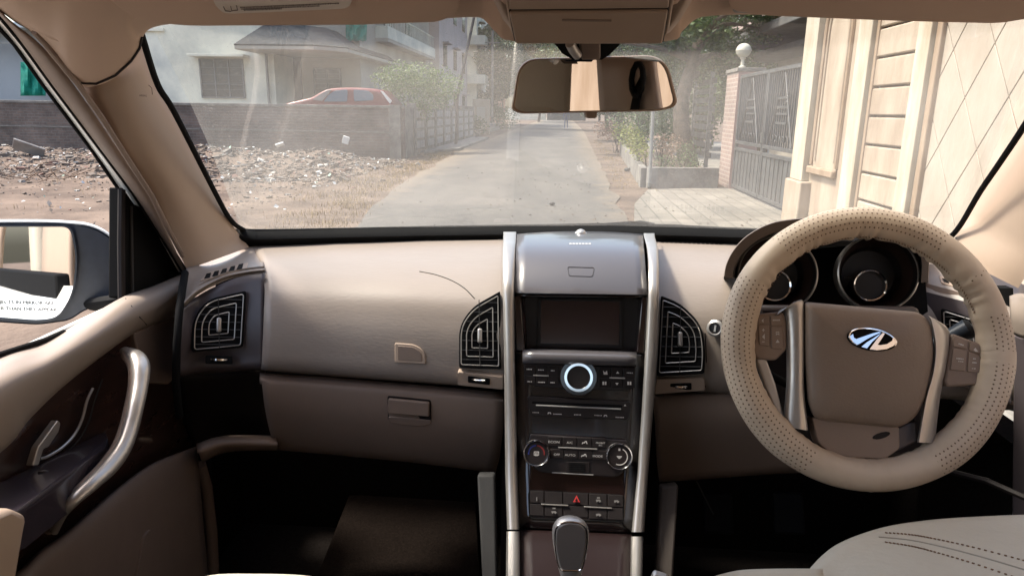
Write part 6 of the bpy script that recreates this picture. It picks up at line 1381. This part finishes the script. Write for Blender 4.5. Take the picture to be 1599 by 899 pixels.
MB().lathe(gl_rows, lc, (0, 0, 1), 28).build('globe', mat('opal_globe', (.50, .48, .40), .4, bump=.2, bscale=20), gl2)
MB().lathe([(.149, .32), (.156, .325), (.156, .345), (.149, .35)], lc, (0, 0, 1), 28).build('globe_band', mat('lamp_cream', (0, 0, 0)), gl2)
# slatted fence
fe = empty('slat_fence', (3.7, 17.5, 0)); tag(fe, 'dark slatted metal fence panel left of the brick pillar', 'fence')
m = MB()
for k in range(9): m.box2((3.6, 17.8, .45 + k * .22), (3.64, 20.5, .58 + k * .22))
m.build('slat_panel', GATEM, fe)
for y in (18.2, 20.4): MB().box2((3.57, y, 0), (3.66, y + .08, 2.5)).build('post', METAL, fe)
# gate
ge_ = empty('metal_gate', (3.55, 12.9, 0)); tag(ge_, 'grey double metal gate with vertical bars and geometric panels', 'gate')
def gate_leaf(y0, y1, flip):
    m = MB(); X = 3.52; h = 2.25
    for y in (y0, y1 - .06): m.box2((X - .03, y, .06), (X + .03, y + .06, h))
    for z in (.06, .80, .93, h - .06): m.box2((X - .028, y0, z), (X + .028, y1, z + .06))
    fr_ = m.build('gate_frame', GATEM, ge_, bevel=.004)
    MB().box2((X - .008, y0 + .06, .12), (X + .008, y1 - .06, .80)).build('sheet_panel', GATEM, ge_)
    m = MB(); n = 15
    for k in range(1, n):
        y = lerp(y0 + .06, y1 - .06, k / n); m.box2((X - .012, y - .012, .99), (X + .012, y + .012, h - .06))
        if k % 2: m.box2((X - .02, y - .02, .12), (X - .009, y + .02, .80))
    m.build('bar', GATEM, ge_)
    m = MB(); L = y1 - y0
    for sgn in (0, 1):
        for q in ((.15, 1.0, .5, 2.15), (.5, 2.15, .85, 1.0)):
            a, b = Vector((X - .03, y0 + q[0] * L, q[1])), Vector((X - .03, y0 + q[2] * L, q[3])); m.tube([a, b], .014, 6)
    for z in (1.35, 1.6): m.box2((X - .035, y0 + .35 * L, z), (X - .013, y0 + .65 * L, z + .04)); m.box2((X - .035, y0 + .35 * L, z + .15), (X - .013, y0 + .65 * L, z + .18))
    for k in range(5):
        c = Vector((X - .03, y0 + (.3 + .1 * k) * L, 1.12)); m.lathe([(.045, -.008), (.055, 0), (.045, .008)], c, (1, 0, 0), 14)
    m.build('ornament', GATEM, ge_)
    MB().box2((X - .05, (y1 if flip else y0) - .03, 1.02), (X - .03, (y1 if flip else y0) + .03, 1.2)).build('latch', METAL, ge_)
gate_leaf(10.95, 12.85, True); gate_leaf(12.88, 14.85, False)
MB().box2((3.45, 10.75, .0), (3.6, 10.93, 2.3)).build('gate_post', CONC, ge_)
# house behind the gate
hR = empty('roofed_house', (8, 18, 0)); tag(hR, 'dark flat roofed house with deep eaves behind the metal gate', 'house')
m = MB(); m.box2((6.2, 14.8, 0), (14, 22, 3.1)); m.build('wall', WALLB, hR)
ev = aY(1190, 32, 16); 
m = MB(); m.box2((4.6, 13.6, 3.35), (14, 22.5, 3.55)); m.build('roof', mat('eave_grey', (.12, .115, .11), .9, var=.3, vscale=3), hR, bevel=.02)
m = MB(); m.box2((5.2, 14.2, 3.0), (14, 22.5, 3.14)); m.build('eave', mat('eave_grey', (0, 0, 0)), hR, bevel=.02)
m = MB(); m.box2((4.9, 13.9, 3.8), (14, 22.5, 4.0)); m.build('parapet', mat('pinkish_fascia', (.42, .33, .30), .9), hR, bevel=.02)
shrub('roof_creeper', 'green creeper trailing from the eave behind the gate', [(5.4 + k * .35, 14.3, 3.0 + .12 * math.sin(k), .28) for k in range(9)] + [(5.2 + k * .5, 15.2, 2.2, .4) for k in range(7)], 1400, .04, LEAFD, 'creeper', None, 3, base=(6.1, 14.5, 0))

# ---------- cream wall on the right
cw = empty('cream_wall', (3.6, 6, 0)); tag(cw, 'tall cream stone wall with pilasters, arched panel and diamond grooves on the right', 'wall')
XW = 3.40
def wy(px, X=XW, py=186): return aX(px, py, X).y
def box_y(ya, yb, xf, xb, z0, z1, name, mt, bev=.008, parent=cw): return MB().box2((xf, min(ya, yb), z0), (xb, max(ya, yb), z1)).build(name, mt, parent, bevel=bev)
HW = 4.4
box_y(-16.0, wy(1240), XW + .04, XW + .3, -.05, HW, 'wall_body', CREAM2, .0)
XP = XW - .10
yA0, yA1 = wy(1243, XP), wy(1262, XP); box_y(yA0, yA1, XP, XW + .04, .62, HW, 'pilaster', CREAMW)
box_y(yA0 + .05, yA1 - .12, XP - .05, XW + .04, -.05, .617, 'pilaster_base', CREAM, .02)
yB0, yB1 = wy(1323, XP), wy(1343, XP); box_y(yB0, yB1, XP, XW + .04, -.05, HW, 'pilaster', CREAMW)
yC0, yC1 = wy(1413, XP), wy(1433, XP); box_y(yC0, yC1, XP, XW + .04, -.05, HW, 'pilaster', CREAMW)
box_y(yC1 - .003, yC1 - .10, XP + .045, XW + .04, -.05, HW, 'pilaster_return', CREAM2, .01); box_y(yB1 - .003, yB1 - .07, XP + .05, XW + .04, -.05, HW, 'pilaster_return', CREAM2, .01)
# arched panel between A and B
a0, a1 = wy(1272), wy(1322); ym = (a0 + a1) / 2; rw = abs(a0 - a1) / 2
box_y(a0 + .25, a1 - .1, XW + .0, XW + .04, -.05, HW, 'panel_field', CREAM)
def archline(w_, zb, zs): 
    pts = [Vector((XW - .005, ym + w_, zb))] + [Vector((XW - .005, ym + w_, lerp(zb, zs, k / 4))) for k in range(1, 5)]
    pts += [Vector((XW - .005, ym + w_ * math.cos(math.pi * k / 14), zs + w_ * 1.4 * math.sin(math.pi * k / 14))) for k in range(1, 14)]
    return pts + [Vector((XW - .005, ym - w_, lerp(zs, zb, k / 4))) for k in range(5)]
zs = 1.5 + (188 - 70) * ym / 1100; zb = 1.5 + (188 - 262) * ym / 1100
MB().tube(archline(rw * .80, zb, zs), .035, 8).build('arch_moulding', CREAM2, cw); MB().tube(archline(rw * .62, zb + .06, zs), .022, 8).build('arch_moulding', CREAM, cw)
box_y(ym + rw * .85, ym - rw * .85, XW - .07, XW + .0, zb - .12, zb - .02, 'panel_sill', CREAM2, .02)
# rusticated blocks between B and C
b0, b1 = wy(1352), wy(1415); m = MB()
for k in range(-5, 10):
    z = 1.5 + k * .305
    m.box2((XW - .035, b1 - .1, z + .012), (XW + .039, b0 + .1, z + .293))
m.build('stone_block', CREAM, cw, bevel=.014, seg=2)
# diamond tiles
m = MB(); y0_ = wy(1457) 
for j in range(-4, 8):
    for i in range(-2, 12):
        c = Vector((XW, 6.13 - .305 * (2 * i + (j % 2)), 1.66 + .415 * j))
        if c.y > y0_ + .15 or c.z > HW + .2: continue
        g = .978
        q = [c + Vector((0, dy * .305 * g, dz * .415 * g)) for dy, dz in ((1, 0), (0, 1), (-1, 0), (0, -1))]
        m.prism(q, Vector((-1, 0, 0)), .012, 0)
m.build('diamond_tile', mat('tile_stone', (0.39, 0.335, 0.275), .75, bump=.3, bscale=14, vscale=2.2, c2=(0.30, 0.245, 0.19), stretch=(1, 1, .45)), cw, bevel=.004)
box_y(-2, y0_ + .3, XW - .001, XW + .041, -.05, HW, 'groove_backing', mat('groove_tan', (.20, .15, .10), .9), 0)
# poles, wires, gate
lp_ = MB(); lp_.tube([aY(714, 150, 27.5), aY(728, 85, 27.5), aY(748, -10, 27.5)], [.06, .055, .05], 8); lp_.tube([aY(714, 150, 27.5), aY(712, 225, 27.5) ], .06, 8); o = lp_.build('leaning_pole', mat('black_pole', (.03, .03, .035), .5), None); tag(o, 'thin black pole leaning over the compound wall', 'pole')
up_o = MB(); p = aZ(768, 203, 0); up_o.tube([p, p + Vector((0, 0, 7.5))], [.12, .08], 10); up_o.box(p + Vector((0, 0, 6.6)), (1.2, .08, .08)); o = up_o.build('utility_pole', CONC, None); tag(o, 'straight concrete utility pole at the left edge of the lane', 'pole')
bg_ = empty('side_gate', (-6, 46, 0)); tag(bg_, 'small beige gate and wall beside the utility pole', 'gate')
q0, q1 = aY(738, 172, 46), aY(765, 172, 46)
MB().box2((q0.x, 45.9, 0), (q1.x, 46.1, 2.2)).build('gate_wall', CREAM, bg_, bevel=.02); MB().box2((lerp(q0.x, q1.x, .25), 45.85, .3), (lerp(q0.x, q1.x, .75), 45.895, 1.7)).build('gate_leaf', mat('beige_leaf', (.40, .36, .30), .7), bg_, bevel=.02)
# far end of the road
fw = MB(); fw.box2((-14, 128, 0), (-3, 128.4, 1.9)); o = fw.build('end_wall', WALLW, None); tag(o, 'pale far wall closing the road behind the bystander', 'wall')
fg = MB(); fg.box2((-2.8, 128, 0), (4, 128.2, 2.2)); o = fg.build('end_gate', GATEM, None, bevel=.02); tag(o, 'distant grey gate at the end of the road', 'gate')
# distant bystander
pb = Vector((aZ(884, 196, 0).x * 1.0, 66, 0)); pb = aY(884, 190, 66); pb.z = 0
import math as _m
def person_mesh(b, s=1.0):
    bm = bmesh.new(); J = [((0, 0, .92), .13), ((0, 0, 1.15), .12), ((0, 0, 1.40), .15), ((0, 0, 1.53), .055), ((0, -.01, 1.66), .10), ((0, -.01, 1.74), .06), ((-.2, 0, 1.38), .06), ((-.26, 0, 1.12), .045), ((-.24, -.06, .88), .035), ((.2, 0, 1.38), .06), ((.26, 0, 1.12), .045), ((.24, -.06, .88), .035), ((-.1, 0, .85), .09), ((-.11, -.05, .48), .06), ((-.12, 0, .08), .045), ((-.12, -.12, .03), .04), ((.1, 0, .85), .09), ((.11, .05, .48), .06), ((.12, .1, .08), .045), ((.12, .0, .03), .04)]
    E_ = [(0, 1), (1, 2), (2, 3), (3, 4), (4, 5), (2, 6), (6, 7), (7, 8), (2, 9), (9, 10), (10, 11), (0, 12), (12, 13), (13, 14), (14, 15), (0, 16), (16, 17), (17, 18), (18, 19)]
    me = bpy.data.meshes.new('person'); me.from_pydata([Vector(j[0]) * s for j in J], E_, [])
    o = bpy.data.objects.new('person', me); col.objects.link(o); o.location = b; mo = o.modifiers.new('k', 'SKIN')
    for i, j in enumerate(J): me.skin_vertices[0].data[i].radius = (j[1] * s, j[1] * s * .8)
    return o, me
try:
    me = bpy.data.meshes.new('person'); 
    o = None
    J = [((0, 0, .92), .13), ((0, 0, 1.15), .12), ((0, 0, 1.40), .15), ((0, 0, 1.53), .055), ((0, -.01, 1.66), .10), ((0, -.01, 1.74), .06), ((-.2, 0, 1.38), .06), ((-.26, 0, 1.12), .045), ((-.24, -.06, .88), .035), ((.2, 0, 1.38), .06), ((.26, 0, 1.12), .045), ((.24, -.06, .88), .035), ((-.1, 0, .85), .09), ((-.11, -.05, .48), .06), ((-.12, 0, .08), .045), ((-.12, -.12, .03), .04), ((.1, 0, .85), .09), ((.11, .05, .48), .06), ((.12, .1, .08), .045), ((.12, .0, .03), .04)]
    E_ = [(0, 1), (1, 2), (2, 3), (3, 4), (4, 5), (2, 6), (6, 7), (7, 8), (2, 9), (9, 10), (10, 11), (0, 12), (12, 13), (13, 14), (14, 15), (0, 16), (16, 17), (17, 18), (18, 19)]
    me.from_pydata([Vector(j[0]) for j in J], E_, []); o = bpy.data.objects.new('person', me); col.objects.link(o); o.location = pb
    bm = bmesh.new(); bm.from_mesh(me); lay = bm.verts.layers.skin.verify()
    bm.verts.ensure_lookup_table()
    for i, j in enumerate(J): bm.verts[i][lay].radius = (j[1], j[1] * .8)
    bm.verts[0][lay].use_root = True
    bm.to_mesh(me); bm.free(); o.modifiers.new('k', 'SKIN'); sb = o.modifiers.new('s', 'SUBSURF'); sb.levels = sb.render_levels = 1
    me.materials.append(mat('blue_clothes', (.06, .09, .22), .9)); tag(o, 'person in dark blue walking at the far end of the road', 'person')
except Exception as ex: print('person', ex)
